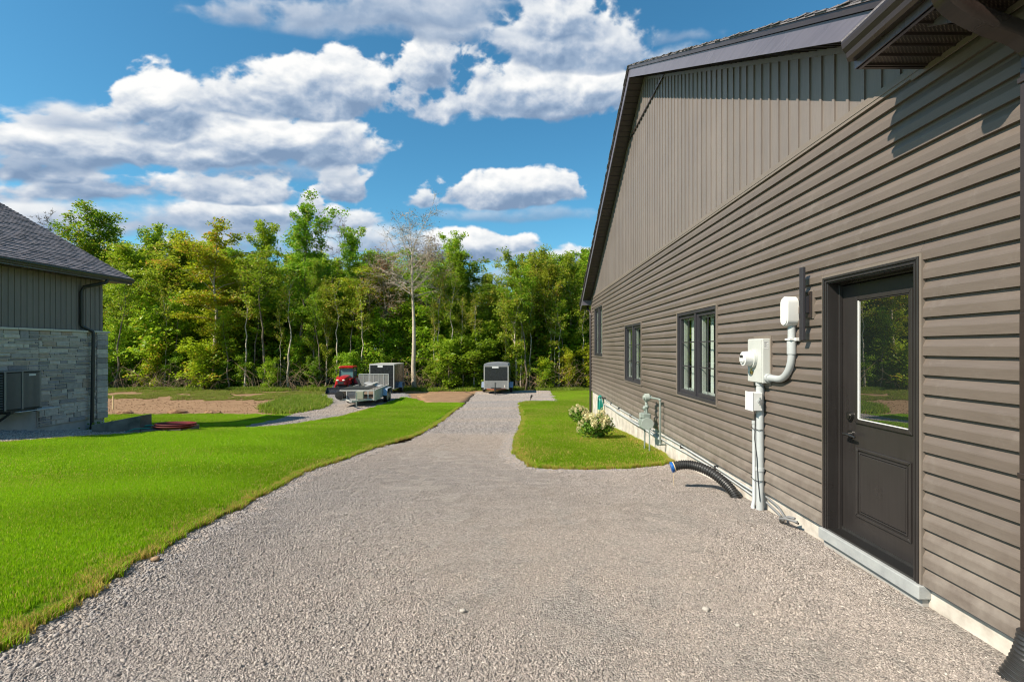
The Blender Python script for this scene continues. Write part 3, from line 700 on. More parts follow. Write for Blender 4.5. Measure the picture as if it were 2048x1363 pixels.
E = (ZT - ZB) / 27             # exposure of one course
PROF = [(.0265, 0), (.0265, .008), (.0260, .46 * E), (.0235, .53 * E), (.0065, .82 * E), (.0030, E)]
def course(z0, y0, y1, zlo, zhi):
    pts = []
    pr = [(d, z0 + h) for d, h in PROF]
    def at(z):
        for (d0, a0), (d1, a1) in zip(pr, pr[1:]):
            if a0 <= z <= a1 and a1 > a0: return d0 + (d1 - d0) * (z - a0) / (a1 - a0)
        return pr[-1][0]
    lo, hi = max(z0, zlo), min(z0 + E, zhi)
    pp = [(at(lo) if lo > z0 else pr[0][0], lo)] + [(d, z) for d, z in pr if lo < z < hi] + [(at(hi), hi)]
    poly = [(WX - d, y0, z) for d, z in pp] + [(WX + .02, y0, hi), (WX + .02, y0, lo)]
    MB().prism(poly, (0, y1 - y0, 0)).build('siding_plank', M_siding, house)
for k in range(27):
    z0 = ZB + k * E; z1 = z0 + E; segs = [(Y0, Y1, z0, z1)]
    for (a0, a1, b0, b1) in OPEN:
        a0, a1, b0, b1 = a0 - .004, a1 + .004, b0 - .004, b1 + .004; ns = []
        for (p0, p1, q0, q1) in segs:
            if b0 < q1 - .002 and b1 > q0 + .002 and a0 < p1 and a1 > p0:
                if a0 - p0 > .01: ns.append((p0, a0, q0, q1))
                if p1 - a1 > .01: ns.append((a1, p1, q0, q1))
                if b0 - q0 > .012: ns.append((max(a0, p0), min(a1, p1), q0, b0))
                if q1 - b1 > .012: ns.append((max(a0, p0), min(a1, p1), b1, q1))
            else: ns.append((p0, p1, q0, q1))
        segs = ns
    # long courses are made of several lengths with an overlap
    for (p0, p1, q0, q1) in segs:
        cuts = [c for c in ((5.7 + .43 * (k * 5 % 7)), (9.5 + .4 * (k * 3 % 5)), 13.6 + .5 * (k * 2 % 5)) if p0 + .5 < c < p1 - .5]
        e_ = [p0] + cuts + [p1]
        for u, v in zip(e_, e_[1:]): course(z0, u + .0009, v - .0009, q0, q1)
# corner post, transition trim, starter
box('corner_post', (WX - .033, Y1 - .07, ZB - .01), (WX + .06, Y1 + .02, ZT), M_trim, house)
box('corner_post', (WX - .033, Y0 - .02, ZB - .01), (WX + .06, Y0 + .05, ZT), M_trim, house)
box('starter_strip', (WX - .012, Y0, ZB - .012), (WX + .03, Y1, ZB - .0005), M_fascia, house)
a = MB(); a.box((WX - .032, 2.86, ZT + .008), (WX + .03, Y1 + .02, ZT + .034)); a.box((WX - .024, 2.86, ZT + .034), (WX + .03, Y1 + .02, ZT + .064)); a.box((WX - .028, 2.86, ZT - .016), (WX + .03, Y1 + .02, ZT + .008))
a.build('transition_trim', M_trim, house)
# board and batten panels cut to the rake
BW = .178
def rake(y): return PKZ - SL * abs(y - PKY)
y = 2.9; zb = ZT + .066; seam = 6.56
while y < Y1 - .02:
    y2 = min(y + BW, Y1 - .02)
    for lo, hi in ((zb, seam - .016), (seam + .016, 99)):
        t0, t1 = min(rake(y), hi), min(rake(y2), hi)
        if max(t0, t1) < lo + .04: continue
        t0, t1 = max(t0, lo + .01), max(t1, lo + .01)
        a = MB(); m0 = y + BW - .032
        tm = t0 + (t1 - t0) * ((min(m0, y2) - y) / (y2 - y))
        def seg(x, u, v, tu, tv, th=.02): a.prism([(x, u, lo), (x, v, lo), (x, v, tv), (x, u, tu)], (WX + th - x, 0, 0))
        seg(WX - .002, y + .0005, min(m0, y2), t0, tm)
        if y2 > m0 + .01: seg(WX - .015, m0, y2 - .001, tm, t1)
        a.build('batten_board', M_batten, house)
    y += BW
ya, yb = PKY - (PKZ - seam) / SL, PKY + (PKZ - seam) / SL
box('seam_trim', (WX - .034, ya, seam - .015), (WX + .01, yb, seam + .015), M_gutter, house)
# frieze under the rake
for sgn in (-1, 1):
    ye = PKY + sgn * 7.7 if sgn > 0 else 2.95
    p = [(WX - .02, PKY, PKZ - .055), (WX - .02, PKY, PKZ), (WX - .02, ye, rake(ye)), (WX - .02, ye, rake(ye) - .055)]
    MB().prism(p, (.05, 0, 0)).build('frieze_trim', M_trim, house)
# rake soffit, one panel after the other, with ribs
OX = 2.27
def rake_soffit(sgn, yend):
    s = 0; d = Vector((0, sgn, -SL)).normalized(); L = (yend - PKY) * sgn / abs(d.y); n = int(L / .30)
    up = Vector((0, 0, 1)); W_ = L / n
    for i in range(n):
        p0 = Vector((0, PKY, PKZ)) + d * (i * W_ + .004); p1 = Vector((0, PKY, PKZ)) + d * ((i + 1) * W_ - .004)
        a = MB(); q = [(OX + .02, p0.y, p0.z + .012), (WX - .0205, p0.y, p0.z + .012), (WX - .0205, p0.y, p0.z), (OX + .02, p0.y, p0.z)]
        a.prism(q, (0, p1.y - p0.y, p1.z - p0.z))
        for f_ in (.0, .5):
            c = p0 + (p1 - p0) * (f_ + .02); e_ = c + d * .022
            a.prism([(OX + .02, c.y, c.z - .007), (WX - .0205, c.y, c.z - .007), (WX - .0205, c.y, c.z + .002), (OX + .02, c.y, c.z + .002)], (0, e_.y - c.y, e_.z - c.z))
        a.build('soffit_panel', M_gutter, house)
rake_soffit(1, 18.72); rake_soffit(-1, 2.62)
for sgn, ye in ((1, 18.78), (-1, 2.60)):
    zt = lambda y_, o: rake(y_) + o
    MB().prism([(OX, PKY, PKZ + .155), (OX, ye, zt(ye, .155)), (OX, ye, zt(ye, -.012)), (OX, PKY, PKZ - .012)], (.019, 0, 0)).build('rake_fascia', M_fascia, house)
    MB().prism([(OX - .018, PKY, PKZ + .212), (OX - .018, ye, zt(ye, .212)), (OX - .018, ye, zt(ye, .160)), (OX - .018, PKY, PKZ + .160)], (.05, 0, 0)).build('drip_edge', M_gutter, house)
    # roof plane and shingle courses showing at the rake
    MB().prism([(OX - .03, PKY, PKZ + .226), (OX - .03, ye + sgn * .04, zt(ye + sgn * .04, .226)), (OX - .03, ye + sgn * .04, zt(ye + sgn * .04, .214)), (OX - .03, PKY, PKZ + .214)], (11, 0, 0)).build('roof_deck', M_shingle, house)
    a = MB(); d = Vector((0, sgn, -SL)).normalized(); s = 0; up = Vector((0, SL * sgn, 1)).normalized()
    while s < abs(ye - PKY) / abs(d.y):
        ln = .145; base_ = Vector((0, PKY, PKZ + .228)) + d * s
        for j in range(6):
            x0 = OX - .035 + rnd.uniform(-.012, .006) + j * .34 + (s * 1.7 % .3 if j else 0); x1 = OX + j * .34 + .34 + .1
            h = rnd.uniform(.006, .018)
            q0 = base_ + up * .002; q1 = base_ + d * (ln + .02) + up * (h + .004)
            a.prism([(x0, q0.y, q0.z), (x0, q1.y, q1.z), (x0, q1.y - up.y * .009, q1.z - .009), (x0, q0.y, q0.z - .004)], (x1 - x0, 0, 0))
        s += ln
    a.build('shingle', M_shingle, house, kind='stuff')
# far eave return box and its gutter, downspout at the far corner
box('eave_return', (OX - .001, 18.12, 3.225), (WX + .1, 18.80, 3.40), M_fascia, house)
a = MB(); a.prism([(OX + .05, 18.80, 3.30), (OX + .05, 18.93, 3.33), (OX + .05, 18.95, 3.43), (OX + .05, 18.80, 3.43)], (9, 0, 0)).build('gutter', M_gutter, house)
a = MB(); a.tube([(WX - .12, 18.5, 3.25), (WX - .10, 18.42, 3.10), (WX - .055, 18.10, 2.98), (WX - .055, 18.04, 2.85), (WX - .055, 18.04, -.9)], .042, 8); a.build('downspout', M_gutter, house, smooth=True)

# near eave: soffit, fascia, K gutter and roof of the part nearest the camera
NY = 3.17
SX = 2.145
a = MB(); box('soffit_frame', (SX, NY, 3.432), (WX - .004, NY + .022, 3.47), M_gutter, house)
y = NY; i = 0
def vented():
    m = bpy.data.materials.new('vented_soffit'); m.use_nodes = True; t = m.node_tree; b = NB(t); p = t.nodes['Principled BSDF']
    O = b.n('ShaderNodeTexCoord').outputs['Object']; mp = b.n('ShaderNodeMapping'); b.put(mp.inputs[0], O); mp.inputs['Scale'].default_value = (1, 1, 0)
    mp.inputs['Rotation'].default_value = (0, 0, R(45))
    v = b.vor(mp.outputs[0], 62, 'F1', 0, 0.); hole_glint = b.m('LESS_THAN', v, .22)
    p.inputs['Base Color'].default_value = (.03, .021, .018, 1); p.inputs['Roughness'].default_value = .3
    b.put(p.inputs['Base Color'], b.mix(hole_glint, (.030, .022, .018), (.22, .18, .15)))  # perforations coloured lighter, standing in for their bright reflections
    bp = b.n('ShaderNodeBump'); bp.inputs['Strength'].default_value = 1.; bp.inputs['Distance'].default_value = .004
    b.put(bp.inputs['Height'], b.m('SUBTRACT', 1., b.mr(v, .15, .3))); b.put(p.inputs['Normal'], bp.outputs[0])
    return m
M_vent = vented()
while y > .9:
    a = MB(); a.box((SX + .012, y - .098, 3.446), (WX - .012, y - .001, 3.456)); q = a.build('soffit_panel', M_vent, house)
    a = MB(); a.prism([(SX + .012, y - .003, 3.446), (SX + .012, y - .009, 3.434), (SX + .012, y - .018, 3.434), (SX + .012, y - .024, 3.446)], (WX - .024 - SX, 0, 0)); a.build('soffit_rib', M_gutter, house)
    y -= .102
box('soffit_panel', (SX + .012, -4, 3.446), (WX - .012, y, 3.456), M_gutter, house)
a = MB(); a.box((WX - .012, -4, 3.418), (WX + .02, NY + .12, 3.446)); a.box((WX - .03, -4, 3.410), (WX - .018, NY + .12, 3.443)); a.build('soffit_trim', M_trim, house)
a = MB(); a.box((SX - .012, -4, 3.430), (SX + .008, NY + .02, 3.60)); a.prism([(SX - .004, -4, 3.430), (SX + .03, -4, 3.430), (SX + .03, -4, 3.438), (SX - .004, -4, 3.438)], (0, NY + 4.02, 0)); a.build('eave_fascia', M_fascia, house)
K = [(SX - .014, 3.585), (SX - .014, 3.475), (SX - .062, 3.468), (SX - .072, 3.49), (SX - .078, 3.52), (SX - .100, 3.545), (SX - .106, 3.575), (SX - .106, 3.592), (SX - .094, 3.592), (SX - .096, 3.58), (SX - .09, 3.552), (SX - .07, 3.528), (SX - .062, 3.498), (SX - .056, 3.480), (SX - .022, 3.484), (SX - .022, 3.585)]
MB().prism([(x, -4, z) for x, z in K], (0, NY - .0 + 4, 0)).build('gutter', M_gutter, house)
a = MB(); a.prism([(x, NY + .001, z) for x, z in K[:8]] , (0, .004, 0)); a.build('gutter_end_cap', M_gutter, house)
MB().prism([(SX - .05, -4, 3.60), (SX - .05, NY + .05, 3.60), (SX - .05, NY + .05, 3.625), (SX - .05, -4, 3.625)], (.01, 0, .0)).build('drip_edge', M_gutter, house)
MB().prism([(SX - .07, -4, 3.615), (SX - .07, -4, 3.64), (8, -4, 3.64 + 5.9 * .55), (8, -4, 3.615 + 5.9 * .55)], (0, NY + .06 + 4, 0)).build('roof_deck', M_shingle, house)
MB().prism([(SX + .02, NY - .02, 3.46), (WX + .3, NY - .02, 3.46), (WX + .3, NY - .02, 3.9), (SX + .02, NY - .02, 3.62)], (0, .03, 0)).build('eave_return', M_gutter, house)
# near wall carries on past the corner downspout
box('side_wall', (WX - .002, -4, -.2), (WX + .2, Y0 - .03, 3.44), M_siding, house)

# downspout with ribbed elbows and a corrugated boot
a = MB()
def ribbed(path, w, h, rib, n=60):
    """rectangular ribbed elbow along a path in the plane y = const"""
    P = [Vector(q) for q in path]; pts = []
    for i in range(n + 1):
        t = i / n * (len(P) - 1); k = min(int(t), len(P) - 2); u = t - k
        p_1 = P[max(k - 1, 0)]; p2 = P[min(k + 2, len(P) - 1)]
        pts.append(.5 * ((2 * P[k]) + (P[k + 1] - p_1) * u + (2 * p_1 - 5 * P[k] + 4 * P[k + 1] - p2) * u * u + (3 * P[k] - p_1 - 3 * P[k + 1] + p2) * u ** 3))
    vs = []
    for i, c in enumerate(pts):
        t = (pts[min(i + 1, n)] - pts[max(i - 1, 0)]).normalized(); sd = Vector((0, 1, 0)); up = t.cross(sd)
        k = 1 + (rib if i % 2 else 0)
        for (p, q) in ((-1, -.6), (-.75, -1), (.75, -1), (1, -.6), (1, .6), (.75, 1), (-.75, 1), (-1, .6)):
            vs.append(c + sd * (p * w / 2 * k) + up * (q * h / 2 * k))
    m_ = len(pts); fs = [(i * 8 + k, i * 8 + (k + 1) % 8, (i + 1) * 8 + (k + 1) % 8, (i + 1) * 8 + k) for i in range(m_ - 1) for k in range(8)]
    fs += [tuple(range(8)), tuple((m_ - 1) * 8 + k for k in range(8))]
    a.add(vs, fs)
DY = 2.465
ribbed([(SX - .05, DY, 3.50), (SX - .05, DY, 3.40), (SX + .02, DY, 3.325), (SX + .16, DY, 3.255), (WX - .15, DY, 3.20), (WX - .065, DY, 3.13), (WX - .052, DY, 3.05)], .098, .076, .035, 64)
a.build('downspout_elbow', M_gutter, house, smooth=True)
a = MB()
for z0, z1 in ((.19, 1.02), (1.02, 1.83), (1.83, 3.06)):
    k = .002 if z0 == 1.02 else 0
    a.prism([(WX - .014, DY - .048 - k, z0), (WX - .088 - k, DY - .048 - k, z0), (WX - .088 - k, DY - .018, z0), (WX - .082 - k, DY - .014, z0), (WX - .082 - k, DY + .014, z0), (WX - .088 - k, DY + .018, z0), (WX - .088 - k, DY + .048 + k, z0), (WX - .014, DY + .048 + k, z0)], (0, 0, z1 - z0))
for z0 in (1.0, 2.98): a.box((WX - .096, DY - .056, z0), (WX - .006, DY + .056, z0 + .028))
a.build('downspout', M_gutter, house, bevel=.003)
a = MB(); n = 44; pth = []; rr = []
for i in range(n + 1):
    t = i / n; pth.append((WX - .06 - .05 * t ** 2.2, DY + .01 + .03 * t * t, .24 - .27 * t)); rr.append((.058 + .022 * t) * (1.06 if i % 4 < 2 else .94))
a.tube(pth, rr, 18); a.build('downspout_boot', M_rubber, house, smooth=True)

# ------------------------------------------------------------------ door
d0, d1, dz0, dz1 = DOOR
a = MB()   # taupe J channel
for u, v in ((d0 - .018, d0), (d1, d1 + .018)): a.box((WX - .034, u, dz0), (WX + .03, v, dz1 + .018))
a.box((WX - .034, d0, dz1 + .0005), (WX + .03, d1, dz1 + .018)); a.build('door_channel', M_trim, house)
door = box('door', (WX + .092, d0 + .052, dz0 + .015), (WX + .135, d1 - .052, dz1 - .075), M_black, house, bevel=.003)
def casing(nm, x0, x1, o, w, par, m):
    a = MB(); u0, u1, z1 = d0 + o, d1 - o, dz1 - o
    a.prism([(x0, u0, dz0 + .002), (x0, u0 + w, dz0 + .002), (x0, u0 + w, z1 - w), (x0, u0, z1)], (x1 - x0, 0, 0))
    a.prism([(x0, u1, dz0 + .002), (x0, u1 - w, dz0 + .002), (x0, u1 - w, z1 - w), (x0, u1, z1)], (x1 - x0, 0, 0))
    a.prism([(x0, u0 + .0002, z1), (x0, u1 - .0002, z1), (x0, u1 - w - .0002, z1 - w), (x0, u0 + w + .0002, z1 - w)], (x1 - x0, 0, 0))
    return a.build(nm, m, par, bevel=.0025)
casing('casing', WX - .042, WX + .04, .001, .018, door, M_black)
casing('casing', WX - .033, WX + .04, .0195, .012, door, M_black)
casing('casing', WX - .038, WX + .04, .032, .012, door, M_black)
casing('jamb', WX - .028, WX + .16, .0445, .010, door, M_black)
casing('jamb_stop', WX + .060, WX + .09, .0549, .014, door, M_black)
box('door_backing', (WX + .14, d0, dz0), (WX + .2, d1, dz1), M_dark, door)
# glass with raised frame
gy0, gy1, gz0, gz1 = 3.452, 3.965, 1.095, 2.03
dx_ = WX + .092
def ring(nm, x0, x1, y0, y1, z0, z1, w, par, m, bev=.003):
    a = MB()
    a.prism([(x0, y0, z0), (x0, y0 + w, z0 + w), (x0, y0 + w, z1 - w), (x0, y0, z1)], (x1 - x0, 0, 0))
    a.prism([(x0, y1, z0), (x0, y1 - w, z0 + w), (x0, y1 - w, z1 - w), (x0, y1, z1)], (x1 - x0, 0, 0))
    a.prism([(x0, y0, z0), (x0, y1, z0), (x0, y1 - w, z0 + w), (x0, y0 + w, z0 + w)], (x1 - x0, 0, 0))
    a.prism([(x0, y0, z1), (x0, y1, z1), (x0, y1 - w, z1 - w), (x0, y0 + w, z1 - w)], (x1 - x0, 0, 0))
    return a.build(nm, m, par, bevel=bev)
ring('lite_frame', dx_ - .014, dx_ - .0005, gy0 - .036, gy1 + .036, gz0 - .036, gz1 + .036, .030, door, M_black)
ring('lite_frame', dx_ - .008, dx_ - .0006, gy0 - .0055, gy1 + .0055, gz0 - .0055, gz1 + .0055, .010, door, M_black, .001)
box('glazing_bead', (dx_ - .0125, gy1 - .006, gz0), (dx_ - .0042, gy1 + .004, gz1), M_whitepvc, door)
box('glazing_bead', (dx_ - .0125, gy0 + .004, gz0 - .004), (dx_ - .0042, gy1 - .0062, gz0 + .003), M_whitepvc, door)
M_dglass = bpy.data.materials.new('door_glass'); M_dglass.use_nodes = True
_b = NB(M_dglass.node_tree); _p = M_dglass.node_tree.nodes['Principled BSDF']
_p.inputs['Base Color'].default_value = (.012, .016, .014, 1); _p.inputs['Roughness'].default_value = .0; _p.inputs['IOR'].default_value = 2.6; _p.inputs['Specular IOR Level'].default_value = 1.
_bp = _b.n('ShaderNodeBump'); _bp.inputs['Strength'].default_value = .02; _b.put(_bp.inputs['Height'], _b.noise(_b.n('ShaderNodeTexCoord').outputs['Object'], 1.6, 2)); _b.put(_p.inputs['Normal'], _bp.outputs[0])
box('door_glass', (dx_ - .004, gy0 + .006, gz0 + .006), (dx_ - .001, gy1 - .006, gz1 - .006), M_dglass, door)
ring('panel_molding', dx_ - .012, dx_ - .0004, 3.43, 4.0, .315, .868, .024, door, M_black, .005)
ring('panel_molding', dx_ - .009, dx_ - .0004, 3.466, 3.964, .351, .832, .012, door, M_black, .004)
box('door_panel', (dx_ - .008, 3.482, .367), (dx_ - .0005, 3.948, .816), M_black, door, bevel=.006)
a = MB().cyl((dx_ - .022, 4.065, 1.105), (dx_ - .001, 4.065, 1.105), .034, 20, .037); a.cyl((dx_ - .03, 4.065, 1.105), (dx_ - .022, 4.065, 1.105), .022, 16); a.build('deadbolt', M_steel, door, smooth=True)
a = MB().cyl((dx_ - .012, 4.065, .958), (dx_ - .001, 4.065, .958), .034, 20); a.cyl((dx_ - .05, 4.065, .958), (dx_ - .012, 4.065, .958), .013, 12)
a.tube([(dx_ - .052, 4.08, .958), (dx_ - .056, 4.03, .96), (dx_ - .056, 3.98, .957), (dx_ - .05, 3.945, .95)], [.013, .012, .010, .007], 10); a.build('door_handle', M_steel, door, smooth=True)
box('weather_strip', (dx_ - .012, d0 + .056, dz0 + .004), (dx_ - .001, d1 - .056, dz0 + .034), M_rubber, door)
box('door_sill', (WX - .062, d0 - .03, .052), (WX + .10, d1 + .022, .138), mat('weathered_grey_sill', (.36, .37, .36), .7, col2=(.27, .28, .28), vscale=8, bump=.2, bscale=90), house, bevel=.006)
box('threshold', (WX - .03, d0 + .002, .1385), (WX + .16, d1 - .002, .153), M_steel, house)
box('door_step_shim', (WX - .02, d0 - .01, -.1), (WX + .02, d1 + .01, .05), M_conc, house)

# ------------------------------------------------------------------ windows: two casements, each with a 2 x 3 grid
def window(o, label):
    y0, y1, z0, z1 = o
    a = MB(); w = .022
    w_ = ring('window', WX - .038, WX + .03, y0 - .018, y1 + .018, z0 - .018, z1 + .018, w, house, M_trim, .002); w_['label'] = label
    ring('window_frame', WX - .031, WX + .06, y0 + .0045, y1 - .0045, z0 + .0045, z1 - .0045, .048, w_, M_frame)
    ym = (y0 + y1) / 2
    box('mullion', (WX - .028, ym - .028, z0 + .053), (WX + .06, ym + .028, z1 - .053), M_frame, w_, bevel=.003)
    for (u, v) in ((y0 + .053, ym - .0285), (ym + .0285, y1 - .053)):
        ring('sash', WX - .004, WX + .05, u, v, z0 + .053, z1 - .053, .050, w_, M_frame)
        gu, gv, g0, g1 = u + .05, v - .05, z0 + .103, z1 - .103
        box('pane', (WX + .022, gu - .002, g0 - .002), (WX + .026, gv + .002, g1 + .002), M_glass, w_)
        box('muntin', (WX + .016, (gu + gv) / 2 - .008, g0), (WX + .0215, (gu + gv) / 2 + .008, g1), M_frame, w_)
        for k in (1, 2): zz = g0 + (g1 - g0) * k / 3; box('muntin', (WX + .0135, gu, zz - .008), (WX + .0158, gv, zz + .008), M_frame, w_)
        # white inner jambs and side curtains
        ring('inner_frame', WX + .052, WX + .10, u, v, z0 + .053, z1 - .053, .072, w_, M_whitepvc, 0)
        for (c0, c1) in ((v - .30, v - .19), (v - .07, v + .02)):
            n_ = int((c1 - c0) / .022); pp = [(WX + .125 + .018 * (i_ % 2), c0 + (c1 - c0) * i_ / n_) for i_ in range(n_ + 1)]
            MB().add([(x_, y_, zz_) for zz_ in (z0, z1) for x_, y_ in pp], [(i_, i_ + 1, n_ + 2 + i_, n_ + 1 + i_) for i_ in range(n_)]).build('curtain', M_curtain, w_)
    a = MB(); a.box((WX + .6, y0 - .2, z0 - .2), (WX + .62, y1 + .2, z1 + .2)); a.box((WX + .201, y0 - .2, z0 - .22), (WX + .6, y1 + .2, z0 - .2)); a.box((WX + .201, y0 - .2, z1 + .2), (WX + .6, y1 + .2, z1 + .22))
    a.box((WX + .201, y0 - .22, z0 - .2), (WX + .6, y0 - .2, z1 + .2)); a.box((WX + .201, y1 + .2, z0 - .2), (WX + .6, y1 + .22, z1 + .2)); a.build('room', M_dark, w_)
window(WINS[0], 'large double window nearest the electric meter'); window(WINS[1], 'middle double window beyond the gas meter'); window(WINS[2], 'highest double window by the far corner')

# ------------------------------------------------------------------ fittings on the brown wall
def arc(c, r, a0, a1, n, f): return [f(c, r * math.cos(R(a0 + (a1 - a0) * i / n)), r * math.sin(R(a0 + (a1 - a0) * i / n))) for i in range(n + 1)]
em = root('electric_meter', (2.5, 5.3, 0), 'grey electric meter box with round white meter and conduit running down the wall', 'meter')
box('meter_box', (2.495, 5.14, 1.295), (2.574, 5.47, 1.755), M_metalbox, em, bevel=.006)
box('box_lid', (2.486, 5.152, 1.30), (2.4945, 5.458, 1.745), M_metalbox, em, bevel=.003)
box('mounting_plate', (2.5665, 5.115, 1.27), (2.598, 5.495, 1.785), M_trim, em)
a = MB().cyl((2.485, 5.33, 1.545), (2.455, 5.33, 1.545), .098, 28); a.build('meter_collar', M_metalbox, em, smooth=True)
a = MB().cyl((2.455, 5.33, 1.545), (2.375, 5.33, 1.545), .080, 28, .076); a.build('meter_glass', M_whitepvc, em, smooth=True)
a = MB().cyl((2.374, 5.33, 1.545), (2.360, 5.33, 1.545), .058, 24, .050); a.box((2.352, 5.30, 1.515), (2.362, 5.36, 1.53)); a.build('meter_face', M_whitepvc, em, smooth=True)
box('meter_display', (2.357, 5.295, 1.555), (2.3595, 5.365, 1.583), M_cable, em)
box('warning_label', (2.505, 5.1385, 1.65), (2.555, 5.1395, 1.73), M_whitepvc, em)
a = MB()
for k in range(7): a.box((2.509, 5.1375, 1.718 - k * .009), (2.551 - .012 * (k % 3), 5.1383, 1.7215 - k * .009))
a.build('label_print', M_gcable, em)
a = MB().tube([(2.478, 5.36, 1.44), (2.472, 5.37, 1.40), (2.474, 5.35, 1.375), (2.478, 5.33, 1.40)], .006, 6); a.ball((2.476, 5.345, 1.405), .014, 8, 6); a.build('meter_seal', M_brass, em, smooth=True)
cx = 2.545
pts = [(cx, 5.135, 1.352), (cx, 5.0, 1.352)] + [(cx, 4.93 - .245 * math.sin(R(q)), 1.352 + .245 * (1 - math.cos(R(q)))) for q in range(0, 91, 9)] + [(cx, 4.685, 1.68)]
a = MB().tube(pts, .034, 16); a.build('service_elbow', M_greypvc, em, smooth=True)
a = MB().cyl((cx, 5.137, 1.352), (cx, 5.09, 1.352), .042, 18); a.cyl((cx, 4.685, 1.60), (cx, 4.685, 1.72), .041, 18); a.cyl((cx, 4.685, 1.70), (cx, 4.685, 1.88), .034, 16); a.build('conduit_coupling', M_greypvc, em, smooth=True)
a = MB().box((cx - .042, 4.64, 1.728), (2.59, 4.73, 1.746)); a.box((cx + .0, 4.61, 1.722), (2.59, 4.64, 1.752)); a.build('conduit_strap', M_whitepvc, em, bevel=.002)
a = MB()    # rounded cover of the service head
prof = [(u, 1.90 + .055 + .0) for u in ()]
pr = [(4.685 + .062 * math.cos(R(q)), 2.075 + .062 * math.sin(R(q))) for q in range(0, 181, 20)] + [(4.685 + .062 * math.cos(R(q)), 1.915 + .055 * math.sin(R(q))) for q in range(180, 361, 20)]
a.prism([(2.475, u, v) for u, v in pr], (.108, 0, 0)); a.build('service_head', M_whitepvc, em, smooth=True, bevel=.006)
a = MB(); pr2 = [(4.685 + (u - 4.685) * .9, 1.995 + (v - 1.995) * .93) for u, v in pr]; a.prism([(2.466, u, v) for u, v in pr2], (.009, 0, 0)); a.build('head_cover', M_whitepvc, em, smooth=True, bevel=.003)
a = MB().cyl((2.54, 5.29, 1.29), (2.54, 5.29, -.12), .038, 18); a.build('main_conduit', M_greypvc, em, smooth=True)
a = MB()
for zz in (1.265, .36): a.cyl((2.54, 5.29, zz), (2.54, 5.29, zz + .035), .045, 18)
a.cyl((2.54, 5.29, 1.155), (2.54, 5.29, 1.24), .042, 18); a.build('conduit_coupling', M_greypvc, em, smooth=True)
box('junction_box', (2.44, 5.225, 1.0), (2.535, 5.40, 1.19), M_whitepvc, em, bevel=.006)
box('junction_lid', (2.431, 5.222, .995), (2.4395, 5.403, 1.195), M_whitepvc, em, bevel=.003)
a = MB().cyl((2.50, 5.222, 1.10), (2.50, 5.19, 1.10), .02, 12); a.cyl((2.50, 5.205, 1.06), (2.50, 5.205, 1.14), .010, 8); a.build('ground_clamp', M_galv, em, smooth=True)
a = MB().tube([(2.53, 5.40, .86), (2.53, 5.40, .02), (2.50, 5.37, -.04), (2.5, 5.33, -.12)], .021, 12); a.cyl((2.53, 5.40, .84), (2.53, 5.40, .875), .026, 12); a.build('side_conduit', M_greypvc, em, smooth=True)
a = MB().tube([(2.5, 5.30, 1.0), (2.49, 5.31, .7), (2.497, 5.27, .5), (2.50, 5.26, .3), (2.52, 5.25, .05)], .004, 6); a.tube([(2.53, 5.40, 1.0), (2.53, 5.402, .87)], .004, 6); a.build('ground_wire', M_cable, em, smooth=True)
a = MB()
for zz in (.80, .26):
    a.tube([(2.495, 5.25, zz), (2.49, 5.33, zz), (2.505, 5.43, zz), (2.55, 5.425, zz), (2.58, 5.3, zz), (2.545, 5.245, zz), (2.495, 5.25, zz)], .0035, 5)
a.build('cable_tie', M_cable, em)

# cables and conduits along the foundation
cb = root('foundation_cables', (2.58, 9, .1), 'grey conduits and cables run along the foundation to loose ends by the door', 'cables')
def wav(z0, amp, ph, y0, y1, x, dz=0): return [(x + .006 * math.sin(q * 3 + ph), q, z0 + amp * math.sin(q * 1.7 + ph) + dz * (q - y0)) for q in np.arange(y0, y1, .16)]
MB().tube(wav(.085, .012, 1, 5.42, 15.3, 2.588, -.0), .011, 8).build('cable', M_greypvc, cb, smooth=True)
MB().tube(wav(.03, .018, 2.4, 5.42, 13.2, 2.594, -.004), .010, 8).build('cable', M_greypvc, cb, smooth=True)
MB().tube(wav(-.02, .006, 2.4, 9.2, 15.4, 2.585, -.004), .018, 8).build('conduit', M_greypvc, cb, smooth=True)
MB().tube([(2.585, 5.25, .10), (2.585, 5.0, .07), (2.57, 4.86, .02), (2.53, 4.79, .02), (2.50, 4.74, .05), (2.50, 4.66, .085), (2.53, 4.60, .09)], .011, 8).build('cable_end', M_gcable, cb, smooth=True)
MB().tube([(2.59, 5.25, .04), (2.59, 5.0, .0), (2.57, 4.88, -.03), (2.52, 4.84, -.02), (2.485, 4.78, .03), (2.49, 4.68, .06), (2.53, 4.56, .07)], .012, 8).build('cable_end', M_gcable, cb, smooth=True)
MB().tube([(2.53, 4.86, -.02), (2.50, 4.80, .035), (2.52, 4.70, .055), (2.55, 4.58, .05)], .010, 8).build('cable_end', M_cable, cb, smooth=True)
for yy in (6.6, 8.0, 10.6, 11.7, 13.1, 14.2): box('cable_clip', (2.565, yy, .055), (2.615, yy + .015, .11), M_cable, cb)

# wall lamp: tall flat bar on a small square plate
lp = root('wall_lamp', (2.6, 4.46, 1.73), 'tall narrow black wall lamp between the electric meter and the door', 'lamp')
box('lamp_bar', (2.498, 4.415, 1.725), (2.522, 4.475, 2.372), M_frame, lp, bevel=.003)
ring('back_plate', 2.552, 2.5655, 4.385, 4.53, 1.925, 2.155, .028, lp, M_gutter, .003)
box('lamp_bracket', (2.5225, 4.42, 1.965), (2.560, 4.49, 2.115), M_frame, lp, bevel=.004)
box('mounting_block', (2.566, 4.375, 1.915), (2.598, 4.54, 2.165), M_trim, lp)

